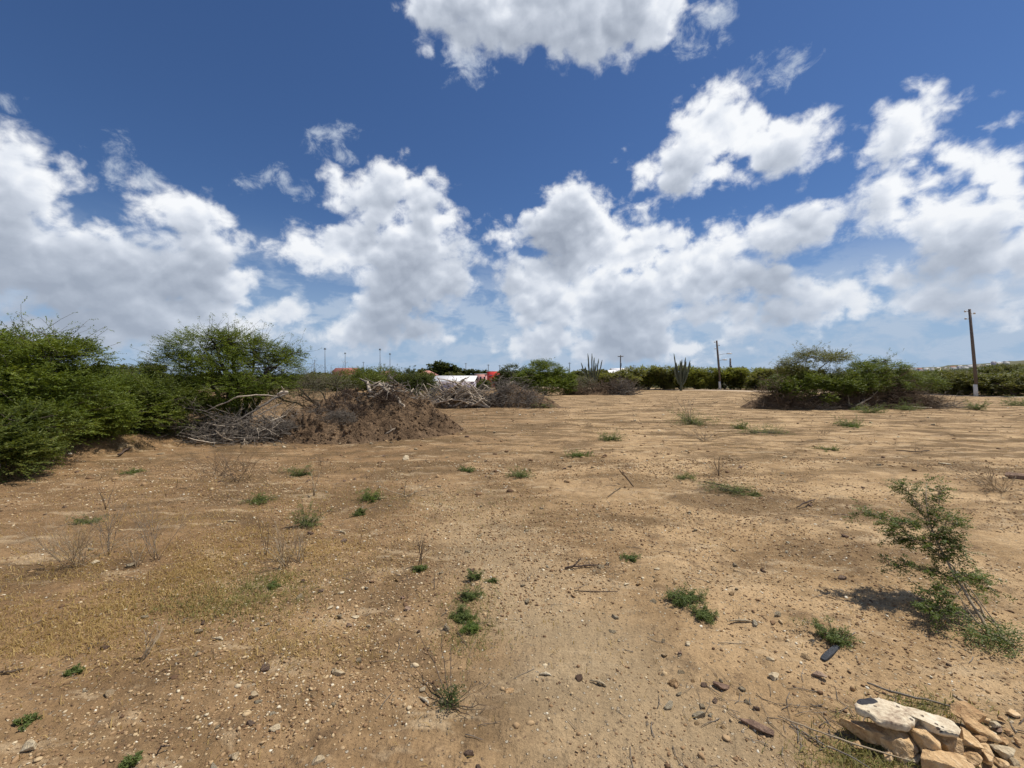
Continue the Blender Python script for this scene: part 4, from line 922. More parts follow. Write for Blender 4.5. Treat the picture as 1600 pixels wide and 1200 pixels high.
pole('tall weathered wooden pole with white painted foot at the right of the field', *at_base(1525.5, 40.2), hgt(482, 40.2), .14, 1.12, -.5, pins=[(8.0,-1),(7.75,1),(7.3,-1)])
pole('leaning wooden pole with two street lamp heads, white foot and small footing', *at_base(1125, 64), hgt(532, 64), .17, 1.25, -.48, pins=[(7.1,-1),(6.1,-1),(6.6,1)], lamps=[(4.45,1,.35),(5.35,1,.95)], foot=True)
pole('shorter dark pole with a transformer and a white foot, right of the lamp pole', *at_base(1141.5, 67), hgt(560, 67), .17, 1.15, -.06, box_=2.9)
g = Geo(); x, y = at_base(1145.8, 67); tube(g, [(0,0,0),(0,0,1.1),(0,0,1.18)], [.09,.09,.03], 8); tag(g.build('marker_post', M['white_paint'], loc=(x, y, 0)), 'small white post beside the pole with the transformer', 'post')
pole('far wooden pole with a crossarm, seen above the row of thorn trees', *at_base(969.5, 90), hgt(555, 90), .16, 0, 0, cross=[(6.3,1.15)], box_=4.2)
for px, py, Y, l in [(492,562,200,'thin distant pole left of the reddish house'),(568,565,200,'thin distant pole right of the reddish house'),(575,575,220,'very short distant pole between two lamp masts, left one'),(578.5,574,220,'very short distant pole between two lamp masts, right one'),
     (660,574,180,'dark distant pole over the pale hipped roof'),(728,567,170,'distant pole above the white-roofed shed'),(763,569,160,'dark distant pole left of the red building'),(781,570,160,'distant pole right behind the red building'),(890,566,150,'distant pole right of the green dome shaped shrub'),
     (1157,575,190,'far small pole right of the transformer pole'),(1101,576,200,'far small pole left of the lamp pole'),(990,570,200,'tiny far pole at the left end of the thorn tree row'),(1131,577,220,'tiny far pole between the lamp pole and the transformer pole')]:
    x, y = at_base(px, Y); root = empty('utility_pole', (x, y, 0), -atan2(x, y)); tag(root, l, 'pole'); h = hgt(py, Y)
    g = Geo(); tube(g, [(0,0,0),(0,0,h*.5),(0,0,h)], [.16,.14,.11], 8); g.build('shaft', M['mast_metal'], root)
    g = Geo(); box(g, (0,-.12,h-.35), (1.1,.1,.12)); g.build('crossarm', M['mast_metal'], root)
for px, py, Y, l in [(508,545,250,'tall floodlight mast above the reddish house, left of it'),(539.5,552,290,'floodlight mast standing behind the reddish house'),(594,546,250,'tallest floodlight mast, over the small white house'),(609.5,553,290,'floodlight mast right of the small white house')]:
    x, y = at_base(px, Y); root = empty('floodlight_mast', (x, y, 0), -atan2(x, y)); tag(root, l, 'light mast', 'floodlight masts of the far sports ground'); h = hgt(py, Y)
    g = Geo(); tube(g, [(0,0,0),(0,0,h*.5),(0,0,h)], [.26,.2,.13], 8); g.build('shaft', M['mast_metal'], root)
    g = Geo(); box(g, (0,0,h-.2), (1.3,.25,.5)); box(g, (0,0,h+.3), (.9,.25,.35)); box(g, (0,0,h+.05), (.1,.1,.5)); g.build('lamp_head', M['mast_metal'], root)
for px, py, Y in [(500,570,160),(517,570,165),(487,568,170)]:
    x, y = at_base(px, Y); root = empty('street_lamp', (x, y, 0), -atan2(x, y)); tag(root, {500:'curved street lamp left of the reddish house',517:'curved street lamp directly over the reddish house gable',487:'curved street lamp nearest the tall thorn tree'}[px], 'street lamp', 'curved street lamps near the reddish house'); h = hgt(py, Y)
    g = Geo(); tube(g, [(0,0,0),(0,0,h*.8),(.15,0,h*.95),(.6,0,h),(1.,0,h-.15)], [.07,.06,.05,.04,.03], 6); g.build('post', M['grey_metal'], root)
    g = Geo(); box(g, (1.15,0,h-.2), (.5,.2,.1)); g.build('lamp_head', M['lamp_white'], root)

# ================================================================ buildings
def wallmat(n, c): return plain(n, c, .85, .08, .6)
M['w_lav'] = wallmat('lavender plaster', (.46,.42,.50)); M['w_red'] = wallmat('coral red plaster', (.78,.075,.07)); M['w_mar'] = wallmat('dull red plaster', (.34,.12,.10))
M['w_white'] = wallmat('white plaster', (.74,.72,.68)); M['w_cream'] = wallmat('cream plaster', (.72,.62,.40)); M['w_pink'] = wallmat('pink plaster', (.62,.33,.30)); M['r_white'] = plain('white sheet roof', (.80,.78,.76), .5, .05, .5, .4)
M['r_tile'] = plain('pale red tile roof', (.48,.23,.18), .8, .12, 3); M['r_grey'] = plain('grey sheet roof', (.33,.33,.34), .5, .1, 1, .4); M['dark_glass'] = plain('dark window glass', (.03,.035,.04), .1, .1, 2, .6); M['w_yellow'] = wallmat('yellow plaster', (.62,.40,.06))
def house(label, px0, px1, pyt, Y, wall, roof, style='gable', depth=6., eave=None, rz=0., wins=3, overhang=.3, name='house', windows='dark_glass'):
    x0, x1 = (px0-800)/FPX*Y, (px1-800)/FPX*Y; w = x1-x0; x = (x0+x1)/2; top = hgt(pyt, Y); root = empty(name, (x, Y+depth/2, 0), rz); tag(root, label, 'house' if name == 'house' else name)
    rh = {'gable': .28, 'hip': .30, 'flat': .05, 'shed': .16}[style]*min(top, 6); e = top-rh
    g = Geo(); box(g, (0,0,e/2-.05), (w,depth,e+.1)); g.build('wall', M[wall], root)
    o = overhang; W2, D2 = w/2+o, depth/2+o; g = Geo()
    if style == 'flat': box(g, (0,0,e+rh/2+.003), (w+o,depth+o,rh))
    elif style == 'gable':                # ridge along x
        V = [(-W2,-D2,e),(W2,-D2,e),(W2,D2,e),(-W2,D2,e),(-W2,0,top),(W2,0,top)]
        V += [(a,b,c-.12) for a,b,c in V]
        g.add(V, [[0,1,5,4],[2,3,4,5],[7,6,10,11],[9,8,11,10],[1,0,6,7],[3,2,8,9]]); g.f[4].append(np.array([[0,4,10,6],[4,3,9,10],[1,7,11,5],[5,11,8,2]]))
        q = Geo(); q.add([(-w/2,-depth/2,e),(-w/2,depth/2,e),(-w/2,0,top-.13),(w/2,-depth/2,e),(w/2,depth/2,e),(w/2,0,top-.13)], [[0,2,1],[3,4,5]]); q.build('gable_wall', M[wall], root)
    elif style == 'hip':
        rx = max(w/2-depth/2, w*.1); g.add([(-W2,-D2,e),(W2,-D2,e),(W2,D2,e),(-W2,D2,e),(-rx,0,top),(rx,0,top)], [[0,1,5,4],[2,3,4,5]]); g.f[3] = [np.array([[1,2,5],[3,0,4]])]; g.f[4].append(np.array([[0,3,2,1]]))
    elif style == 'shed':
        g.add([(-W2,-D2,e),(W2,-D2,e),(W2,D2,top),(-W2,D2,top),(-W2,-D2,e+.1),(W2,-D2,e+.1),(W2,D2,top+.1),(-W2,D2,top+.1)], [[0,3,2,1],[4,5,6,7],[0,1,5,4],[2,3,7,6],[0,4,7,3],[1,2,6,5]])
    g.build('roof', M[roof], root)
    for i in range(wins):
        xx = -w/2+w*(i+.5)/wins; g = Geo(); box(g, (xx,-depth/2-.03,e*.62), (min(.9,w/wins*.45),.06,min(1.,e*.4))); f = g.build('window', M['w_white'], root)
        g = Geo(); box(g, (xx,-depth/2-.065,e*.62), (min(.74,w/wins*.37),.03,min(.84,e*.33))); g.build('pane', M[windows], f)
    return root
def shed():                               # low shed with white roof and lavender walls behind the wood piles
    Y = 58; x0, x1 = (674-800)/FPX*Y, (740-800)/FPX*Y; w = x1-x0; D_ = 4.2; top = hgt(587.5, Y); e = hgt(595.5, Y-.2); root = empty('shed', ((x0+x1)/2, Y+D_/2, 0), .0); tag(root, 'low shed with white roof and lavender walls behind the pale wood pile', 'shed')
    g = Geo(); box(g, (0,0,e/2-.1), (w,D_,e)); g.build('wall', M['w_lav'], root)
    g = Geo(); W2, D2 = w/2+.15, D_/2+.25
    g.add([(-W2,-D2,e-.1),(W2,-D2,e-.1),(W2,D2,top),(-W2,D2,top),(-W2,-D2,e-.02),(W2,-D2,e-.02),(W2,D2,top+.08),(-W2,D2,top+.08)], [[0,3,2,1],[4,5,6,7],[0,1,5,4],[2,3,7,6],[0,4,7,3],[1,2,6,5]]); g.build('roof', M['r_white'], root)
    g = Geo(); box(g, (-w/2+.75,-D_/2-.03,.70), (1.0,.06,1.35)); f = g.build('door', M['w_white'], root); g = Geo(); box(g, (-w/2+1.15,-D_/2-.08,.7), (.05,.06,.16)); g.build('handle', M['grey_metal'], f)
shed()
house('reddish gabled house on the skyline left of the floodlight masts', 519, 553, 574.5, 140, 'w_mar', 'w_mar', 'gable', 7, wins=3)
house('tiny white house with red tiled roof under the tallest floodlight mast', 594, 606, 579.5, 120, 'w_white', 'r_tile', 'gable', 5, wins=2)
house('grey roofed low house just left of the tiny white house', 584, 594, 581, 124, 'w_cream', 'r_grey', 'flat', 5, wins=1)
house('house with pale pink hipped roof above the dark scrub bush', 652, 676, 578.5, 100, 'w_cream', 'r_tile', 'hip', 7, wins=3)
house('bright red building with white flat roof right of the wood piles', 761, 784, 579.5, 90, 'w_red', 'r_white', 'flat', 5, wins=2)
house('low bright red wing below the white roofed red building', 764, 789, 587, 84, 'w_red', 'w_red', 'flat', 3, wins=0)
house('pink and white house partly hidden between trees left of the red building', 742, 760, 584, 96, 'w_pink', 'r_white', 'flat', 5, wins=3)
house('small yellow wall block at the right foot of the red building', 781, 793, 590, 80, 'w_yellow', 'r_tile', 'flat', 3, wins=1)
house('small cream house peeking out at the right of the green dome shrub', 884, 892, 587.5, 85, 'w_cream', 'r_white', 'hip', 3, wins=1)
house('long white hall with a broad white roof beyond the sparse cactus', 938, 966, 577.5, 105, 'w_white', 'r_white', 'gable', 9, wins=3, name='hall')
house('white hall end with higher white roof, beside the pole with the crossarm', 962, 986, 574.5, 110, 'w_white', 'r_white', 'gable', 9, wins=2, name='hall')
# houses scattered over the far rise at the right
rh_ = np.random.default_rng(12)
hl = [(1398,579),(1412,578),(1421,577),(1430,576.5),(1437,578),(1447,577),(1456,576.5),(1466,576),(1477,575.5),(1489,574.5),(1500,573.5),(1506,574),(1516,572.5),(1529,572),(1536,573),(1545,571.5),(1552,566.5),(1560,568),(1571,566),(1440,581),(1468,581.5),(1533,578),(1546,578),(1388,580.5)]
hl_lab = ['white house at the left tip of the far hillside, first on the slope', 'small house third from the left on the far hillside, pale wall', 'low white house on the lower slope left of the tall pole top line', 'white house just right of the brush pile on the hillside skyline']
for i, (px, py) in enumerate(hl):
    az_ = atan2(px-800, FPX); D_ = 850+rh_.uniform(0, 120) if py < 577.5 else 640; Y = D_*cos(az_); x = (px-800)/FPX*Y
    z = CAM_H+(592-py)/FPX*Y; w, d_, h = rh_.uniform(3.5, 8), rh_.uniform(4, 7), rh_.uniform(1.3, 2.2); root = empty('house', (x, Y, max(z-h*.6, 0) if py < 577.5 else z-h*.6), -az_+rh_.uniform(-.4, .4))
    tag(root, 'small pale house among others scattered over the far hillside', 'house', 'pale houses on the far hillside')
    wm = ['w_white','w_cream','w_cream','w_white','w_lav','w_white'][i % 6]; g = Geo(); box(g, (0,0,h/2-3), (w,d_,h+6)); g.build('wall', M[wm], root)
    rx = w*.3; g = Geo(); g.add([(-w/2-.3,-d_/2-.3,h+.003),(w/2+.3,-d_/2-.3,h+.003),(w/2+.3,d_/2+.3,h+.003),(-w/2-.3,d_/2+.3,h+.003),(-rx,0,h+1.3),(rx,0,h+1.3)], [[0,1,5,4],[2,3,4,5],[0,3,2,1]]); g.f[3] = [np.array([[1,2,5],[3,0,4]])]; g.build('roof', M[['r_white','r_grey','r_white','r_grey','r_tile'][i % 5]], root)

# ================================================================ rocks
def rock(name, label, x, y, size, seed, mat, rz=0., z=None, tilt=(0,0), group=None, cat='stone', sub=3, cuts=9, rough=.04, sink=.25):
    r = np.random.default_rng(seed); V, Fc = (ICO3 if sub == 3 else ICO1 if sub == 1 else ICO4); V = V/(np.abs(V)**5).sum(1)[:,None]**.2; V = V/np.linalg.norm(V, axis=1).max()
    for _ in range(cuts):
        n = unit(r.normal(0, 1, 3)); d = r.uniform(.36, .60); k = V@n; V = V-np.clip(k-d, 0, None)[:,None]*n
    V = V*(1+rough*fbm(V*4+seed, 4, .62, seed)[:,None]); V = V/np.abs(V).max(0)
    V = V*np.array(size)/2; cx_, sx_ = cos(tilt[0]), sin(tilt[0]); V = np.stack([V[:,0], V[:,1]*cx_-V[:,2]*sx_, V[:,1]*sx_+V[:,2]*cx_], 1)
    cy_, sy_ = cos(tilt[1]), sin(tilt[1]); V = np.stack([V[:,0]*cy_+V[:,2]*sy_, V[:,1], -V[:,0]*sy_+V[:,2]*cy_], 1)
    c, s_ = cos(rz), sin(rz); V = np.stack([V[:,0]*c-V[:,1]*s_, V[:,0]*s_+V[:,1]*c, V[:,2]], 1)
    zz = float(Hm(x, y)) + (size[2]*(.5-sink) if z is None else z)
    o = Geo().add(V, Fc).build(name, M[mat], loc=(x, y, zz)); tag(o, label, cat, group); return o
def rpx(px, py, **k): x, y = gp(px, py); return x, y
# the stone heap in the corner
def rk(px, py, w, d, h, seed, mat, label, z=0., rz=0., tilt=(0,0), sub=4, cuts=11):
    # px, py: middle of the stone as seen; z its centre height above the soil
    x, y = gp(px, py, z+float(Hm(*gp(px, py)))); return rock('stone', label, x, y, (w, d, h), seed, mat, rz, z, tilt, 'stones heaped in the near corner', 'stone', sub, cuts, .10)
rk(1360,1144,.25,.12,.085,1,'ochre_stone','broad pale ochre block under the left half of the long slab', .035, -.25)
rk(1408,1160,.16,.15,.12,2,'ochre_stone','brownish block wedged right of the broad ochre block', .045, .4)
rk(1447,1160,.125,.14,.14,3,'ochre_stone','upright square ochre block under the middle of the slab', .055, .1)
rk(1478,1160,.14,.14,.11,4,'ochre_stone','tan block right of the upright square block', .045, .7)
rk(1468,1194,.21,.12,.09,5,'ochre_stone','flat ochre stone in front of the heap, lowest of all', .04, .05)
rk(1422,1182,.11,.06,.05,6,'limestone','small pale wedge stone in front of the brownish block', .02, -.3)
rk(1509,1120,.16,.11,.07,7,'ochre_stone','pinkish angular stone behind the right end of the slab', .07, .3, (.2,.1))
rk(1527,1139,.14,.09,.06,8,'ochre_stone','pointed pinkish stone at the right end of the slab', .05, -.5, (.1,.3))
rk(1513,1160,.10,.09,.07,9,'ochre_stone','orange stone with a cleft in the right half of the heap', .05, .9)
rk(1546,1150,.06,.035,.03,10,'limestone','small round pale stone right of the pointed stone', .02, .4, sub=3)
rk(1533,1170,.09,.07,.06,11,'ochre_stone','fist-sized ochre stone right of the cleft stone', .03, .2, sub=3)
rk(1568,1172,.10,.07,.05,12,'limestone','pale yellow stone at the right rim of the heap', .025, -.2, sub=3)
rk(1518,1180,.09,.07,.06,13,'ochre_stone','ochre lump below the cleft stone', .03, 1.2, sub=3)
rk(1582,1114,.07,.045,.03,14,'ochre_stone','small flat tan stone behind the heap, far right', .012, .3, sub=3)
rk(1555,1153,.05,.04,.03,15,'limestone','little pale pebble between the pointed stone and the rim', .015, .1, sub=3)
rk(1553,1133,.05,.03,.025,16,'limestone','greyish pebble on the upper right of the heap', .03, .1, sub=3)
rk(1545,1187,.07,.05,.045,17,'ochre_stone','reddish small stone at the lower right of the heap', .02, .5, sub=3)
rk(1583,1188,.05,.04,.03,18,'limestone','tiny yellow stone at the very right of the heap', .012, .5, sub=3)
rk(1493,1172,.07,.06,.05,19,'ochre_stone','small ochre wedge between the tan block and the cleft stone', .02, .6, sub=3)
rk(1530,1156,.06,.05,.04,20,'ochre_stone','small broken ochre piece above the fist-sized stone', .03, .1, sub=3)
rk(1560,1140,.045,.03,.02,21,'brown_stone','dark flat pebble behind the heap, right of the pointed stone', .012, .3, sub=3)
rk(1570,1158,.05,.035,.03,22,'ochre_stone','small ochre pebble above the pale yellow rim stone', .012, .8, sub=3)
rk(1340,1163,.05,.04,.03,23,'ochre_stone','small ochre piece at the left foot of the broad block', .012, .8, sub=3)
for _n, (px, py, w_, h_) in enumerate([(1536,1163,.05,.04),(1503,1182,.06,.04),(1548,1172,.045,.03),(1525,1192,.06,.035),(1560,1196,.06,.03),(1578,1145,.04,.025),(1590,1160,.035,.02),(1540,1128,.045,.03),(1390,1186,.06,.03),(1566,1126,.03,.02)]):
    x, y = gp(px, py); o = rock('stone', 'small broken ochre fragment among the stones of the near corner heap', x, y, (w_, w_*.7, h_), 640+_n, 'ochre_stone', _n*1.3, .012, (0,0), 'small fragments in the near stone heap', 'stone', 3, 9, .08)
def slab():                               # long thin weathered slab lying over the other stones
    pts = [(1335,1100),(1341,1094),(1358,1092),(1374,1094),(1392,1099),(1410,1105),(1430,1111),(1450,1116),(1472,1123),(1492,1131),(1501,1139),(1498,1147),(1480,1144),(1462,1139),(1446,1132),(1434,1122),(1430,1130),(1418,1136),(1400,1134),(1384,1131),(1370,1126),(1358,1117),(1345,1112),(1337,1109)]
    r = np.random.default_rng(44); zt = .125
    W_ = np.array([gp(px, py, zt) for px, py in pts]); c = W_.mean(0); n = len(W_)
    # resample outline and roughen
    q = np.concatenate([W_, W_[:1]]); seg = np.linspace(0, n, 120, endpoint=False); P = np.stack([np.interp(seg, np.arange(n+1), q[:,k]) for k in (0,1)], 1)-c
    P += np.stack([fbm(np.concatenate([P*28, P[:,:1]*0], 1), 4, .6, 3), fbm(np.concatenate([P*28, P[:,:1]*0+9], 1), 4, .6, 4)], 1)*.006
    rings = []; 
    def surf(f, z, k): 
        Q = P*f; zz = z+fbm(np.concatenate([Q*22, Q[:,:1]*0+k], 1), 4, .6, 7)*.009-.006*(1 if k == 0 else -1)*f; return np.stack([Q[:,0], Q[:,1], zz], 1)
    fs = [.08,.25,.42,.58,.72,.84,.92,.97]
    rings = [surf(f, .020, 0) for f in fs]+[surf(1., .010, 0), surf(1.012, -.004, 2), surf(.99, -.016, 1)]+[surf(f, -.022, 1) for f in fs[::-1]]
    V = np.concatenate(rings+[[[0,0,.02]], [[0,0,-.022]]]); m = 120; F4 = []; i = np.arange(m); j = (i+1) % m
    for k in range(len(rings)-1): F4.append(np.stack([k*m+i, (k+1)*m+i, (k+1)*m+j, k*m+j], 1))
    top = len(rings)*m; g = Geo(); g.add(V, np.concatenate(F4)); g.f[3] = [np.stack([np.full(m, top), i, j], 1), np.stack([np.full(m, top+1), (len(rings)-1)*m+j, (len(rings)-1)*m+i], 1)]
    mt, t, b = newmat('weathered pale slab', .9, .2); oc = objco(t); n1 = t.noise(oc, 14, 7, .65); n2 = t.noise(oc, 60, 4, .65)
    f = t.m('ADD', t.m('MULTIPLY', n1, .7), t.m('MULTIPLY', n2, .35)); col = ramp(t, f, [(.36,(.17,.11,.08)),(.45,(.46,.36,.25)),(.56,(.64,.54,.38)),(.72,(.74,.66,.52))])
    d_ = np.array(gp(1352, 1098, zt))-c
    dd = t.vm('LENGTH', t.vm('MULTIPLY', t.vm('SUBTRACT', t.vm('ADD', oc, t.vm('SCALE', t.noise(oc, 30, 3, .6, color=True), scale=.012)), (float(d_[0])+.006, float(d_[1])+.006, 0)), (1., 1.9, 0)))
    pv = t.n('ShaderNodeTexVoronoi', feature='F1'); t.link(oc, pv.inputs['Vector']); pv.inputs['Scale'].default_value = 34; pit = t.m('MULTIPLY', t.ss(pv.outputs['Distance'], .16, .26, 1., 0.), t.ss(t.noise(oc, 16, 2), .54, .62))
    col = t.mix(t.m('MULTIPLY', pit, .85), col, (.10,.065,.05))
    col = t.mix(t.ss(dd, .050, .055, 1., 0.), col, (.045,.045,.05)); t.link(col, b.inputs[0]); bump(t, b, t.m('SUBTRACT', f, t.m('MULTIPLY', pit, .6)), .9, .015)
    o = g.build('stone_slab', mt, loc=(c[0], c[1], zt+float(Hm(*c)))); tag(o, 'long pale pitted slab with a black patch, lying across the stone heap', 'stone slab', 'stones heaped in the near corner')
slab()
# single stones and bits named one by one
NAMED = [(48,1168,.085,.05,.035,'limestone','bright white stone alone at the lower left'),(1210,1063,.07,.05,.03,'limestone','pale yellow stone lying left of the shell-like bit'),(1203,1031,.045,.035,.02,'limestone','small pale stone above the pale yellow one'),
 (1180,1143,.15,.06,.035,'brown_stone','flat brown stone near the stone heap'),(1280,1062,.075,.03,.03,'brown_stone','dark bit with bright rim between the chip and the heap'),(660,1078,.035,.03,.022,'limestone','cream stone beside the low leafy sprig'),
 (556,961,.06,.035,.025,'limestone','flat oval cream stone in the stony patch'),(545,975,.05,.035,.03,'brown_stone','dark red-brown stone below the oval cream stone'),(638,952,.05,.035,.03,'brown_stone','rounded brown stone with pale top'),(629,934,.035,.03,.025,'brown_stone','small brown stone above the rounded brown one'),
 (516,948,.045,.03,.018,'limestone','flat cream chip left of the oval cream stone'),(533,929,.05,.03,.015,'limestone','pale flake in the stony patch'),(575,976,.045,.02,.018,'limestone','long cream stone right of the dark red-brown stone'),(740,914,.055,.03,.02,'limestone','cream stone above the grassy weed strip'),
 (527,1048,.10,.035,.025,'limestone','pale yellow flat stone in the lower middle left'),(429,1140,.055,.035,.025,'limestone','yellow stone in the gravelly lower left'),(398,1083,.045,.035,.035,'limestone','pale stone on the brown gravel slope'),(1062,1021,.03,.02,.03,'brown_stone','brown upright stone in the gravel right of centre'),(1075,1008,.035,.03,.03,'limestone','white and brown jagged stone right of centre'),
 (967,1000,.025,.022,.02,'limestone','round pale stone in the smooth centre ground'),(1027,888,.055,.04,.02,'limestone','flat white stone below the far sprig'),(978,909,.05,.035,.015,'limestone','pale flat stone left of the leafy ground weed'),(956,825,.06,.04,.03,'limestone','white stone with dark twig beside it'),(1128,1075,.09,.05,.03,'brown_stone','reddish flat stone in white grit'),
 (250,710,.16,.10,.05,'limestone','pale stone on the slope below the thicket'),(634,718,.16,.11,.10,'limestone','cream boulder in front of the earth mound'),(1475,727,.22,.12,.04,'limestone','pale flat stone in the far right ground'),(1592,750,.40,.22,.12,'brown_stone','dark brown rock at the right edge of the field'),(415,684,.16,.12,.09,'ochre_stone','ochre stone at the foot of the mound, left'),
 (530,688,.28,.16,.14,'limestone','pale lump at the toe of the mound under the dry tuft'),(365,1182,.04,.03,.035,'limestone','grey white stone at the bottom left of the gravel'),(795,1080,.05,.035,.02,'ochre_stone','ochre chip right of the low leafy sprig'),(497,1190,.06,.04,.03,'limestone','yellowish stone at the bottom edge'),(1340,975,.04,.03,.03,'ochre_stone','pink ochre stone under the leaning sapling shadow'),
 (148,882,.07,.05,.04,'limestone','pale stone beside the big dry twiggy plant')]
for i, (px, py, w, d_, h, mt, lb) in enumerate(NAMED):
    x, y = gp(px, py); rock('stone', lb, x, y, (w, d_, h), 500+i, mt, random.uniform(-.6,.6), None, (0, random.uniform(-.2,.2)), None, 'stone', 3, 9, .05, .2)
x, y = gp(1297, 1024); rock('rubber_strip', 'dark grey flat strip lying beside the small right-hand weed', x, y, (.22,.034,.02), 77, 'asphalt_chip', .6, None, (0,0), None, 'debris', 3, 0, .03, 0.)
for (px, py, lb, s_) in [(532,830,'white forked bone-like wood bit in the left middle ground',1.),(663,1094,'white angular wood bit left of the low leafy sprig',.55),(341,997,'white curled scrap on the brown soil',.5),(1157,973,'pale splintered stick right of the leafy ground weed',.9),(935,1070,'grey white splinter in the lower middle',.6),(852,1056,'short pale twig stub left of the splinter',.45),(360,818,'white curved scrap beside the dry stalks',.8)]:
    x, y = gp(px, py); r = np.random.default_rng(px); g = Geo(); z = float(Hm(x, y))+.006; L = .09*s_*(y/3.2)**.5; a = r.uniform(-.4,.4)
    tube(g, [(-L,L*.15,0),(-L*.4,L*.1,.004),(L*.1,-L*.05,.006),(L*.6,-L*.15,.004),(L*.9,-L*.4,0)], [.003,.007,.009,.007,.003], 4); tube(g, [(0,0,.005),(L*.1,L*.3,.005),(L*.3,L*.5,.002)], [.007,.005,.002], 4)
    o = g.build('wood_scrap', M['limestone'], loc=(x, y, z), smooth=True); o.rotation_euler = (0,0,a); tag(o, lb, 'scrap')
# many more loose stones, each an object; copies of a few shapes
rs = np.random.default_rng(61); PR = []
for k in range(10): PR.append(rock('loose_stone', 'loose stone, one of many lying on the open dirt', 0, 0, (1, rs.uniform(.6,.9), rs.uniform(.4,.65)), 700+k, ['limestone','ochre_stone','limestone','brown_stone','limestone'][k % 5], 0, None, (0,0), 'loose stones on the open dirt', 'stone', 3, 10, .06))
xs, ys = fan(rs, 150, 1.6, 9, 1.0); xs2, ys2 = patch(rs, 46, gpatch([(560,950,.5,.28,3),(430,1110,.3,.15,2),(1020,960,.5,.3,2),(1150,1100,.25,.12,2),(1100,1010,.2,.1,1)])); xs3, ys3 = fan(rs, 44, 9, 24, .6)
XS = np.concatenate([xs, xs2, xs3]); YS = np.concatenate([ys, ys2, ys3]); j = 0
for i, (x, y) in enumerate(zip(XS, YS)):
    if y < 1.5 or hypot(x+4.6, y-12.8) < 3: continue
    o = PR[j] if j < 10 else PR[rs.integers(0, 10)].copy()
    if j >= 10: COL.objects.link(o)
    j += 1; s_ = rs.uniform(.018, .05)*(1+.10*y) if i < 196 else rs.uniform(.06, .15)
    px_ = 800+x/y*FPX; mn = o.data.materials[0].name; kd = 'pale' if 'pale' in mn else 'ochre' if 'ochre' in mn else 'dark brown'; dd_ = 'near the camera' if y < 2.6 else 'in the near field' if y < 5 else 'in the middle of the field' if y < 12 else 'far out on the field'
    wh = 'on the left' if px_ < 420 else 'left of centre' if px_ < 760 else 'right of centre' if px_ < 1160 else 'on the right'
    o['label'] = f'loose {kd} stone {wh}, {dd_}'
    o.scale = (s_, s_, s_); o.location = (x, y, float(Hm(x, y))+s_*.10); o.rotation_euler = (rs.uniform(-.2,.2), 0, rs.uniform(0, 6.28))
# clods and stones at the toe of the mound
for i in range(26):
    t = i/25; x = -7.6+t*5.6+rs.normal(0, .1); y = 11.25-.3*sin(t*pi)+rs.normal(0, .18)+ (t > .8)*(t-.8)*5
    o = PR[rs.integers(0, 10)].copy(); COL.objects.link(o); s_ = rs.uniform(.04, .13); o.scale = (s_, s_, s_); o.location = (x, y, float(Hm(x, y))+.02); o.rotation_euler = (0, 0, rs.uniform(0, 6.28))
    o['label'] = 'loose stone or clod at the toe of the big earth mound'; o['group'] = 'stones at the toe of the big mound'

# ================================================================ weeds, sprigs and dry plants
def weed(label, px, py, w, h, seed, mat='weed', n=26, leaf=(.016,.006), flat=.5, name='weed', stems=True, nl=16, lean=(0,0)):
    x, y = gp(px, py); r = np.random.default_rng(seed); root = empty(name, (x, y, float(Hm(x, y)))); tag(root, label, 'weed')
    a = r.uniform(0, 2*pi, n); D = np.stack([np.cos(a)*w+lean[0], np.sin(a)*w*.8+lean[1], np.full(n, h)*r.uniform(.3, 1.2, n)], 1); L = np.linalg.norm(D, axis=1)
    P = curve_paths(r, r.normal(0, .012, (n, 3))*[1,1,0], D, L*r.uniform(.6,1.05,n), 6, .16, .04); P[:,:,2] = np.maximum(P[:,:,2], .004)
    g = Geo(); tubes(g, P, (.0022+.004*w)*.8*np.linspace(1,.4,6)[None]*np.ones((n,1)), 4); g.build('stem', M['bark'] if stems else M['weed'], root)
    g = Geo()
    for k in range(1, 6):
        m = 2; i = np.repeat(np.arange(n), m); sprays(g, r, P[i, k], unit(P[i,k]-P[i,k-1]+r.normal(0,.8,(len(i),3))), w*.28*r.uniform(.6,1.2,len(i)), nl, leaf[0], leaf[1])
    g.build('leaves', M[mat], root); return root
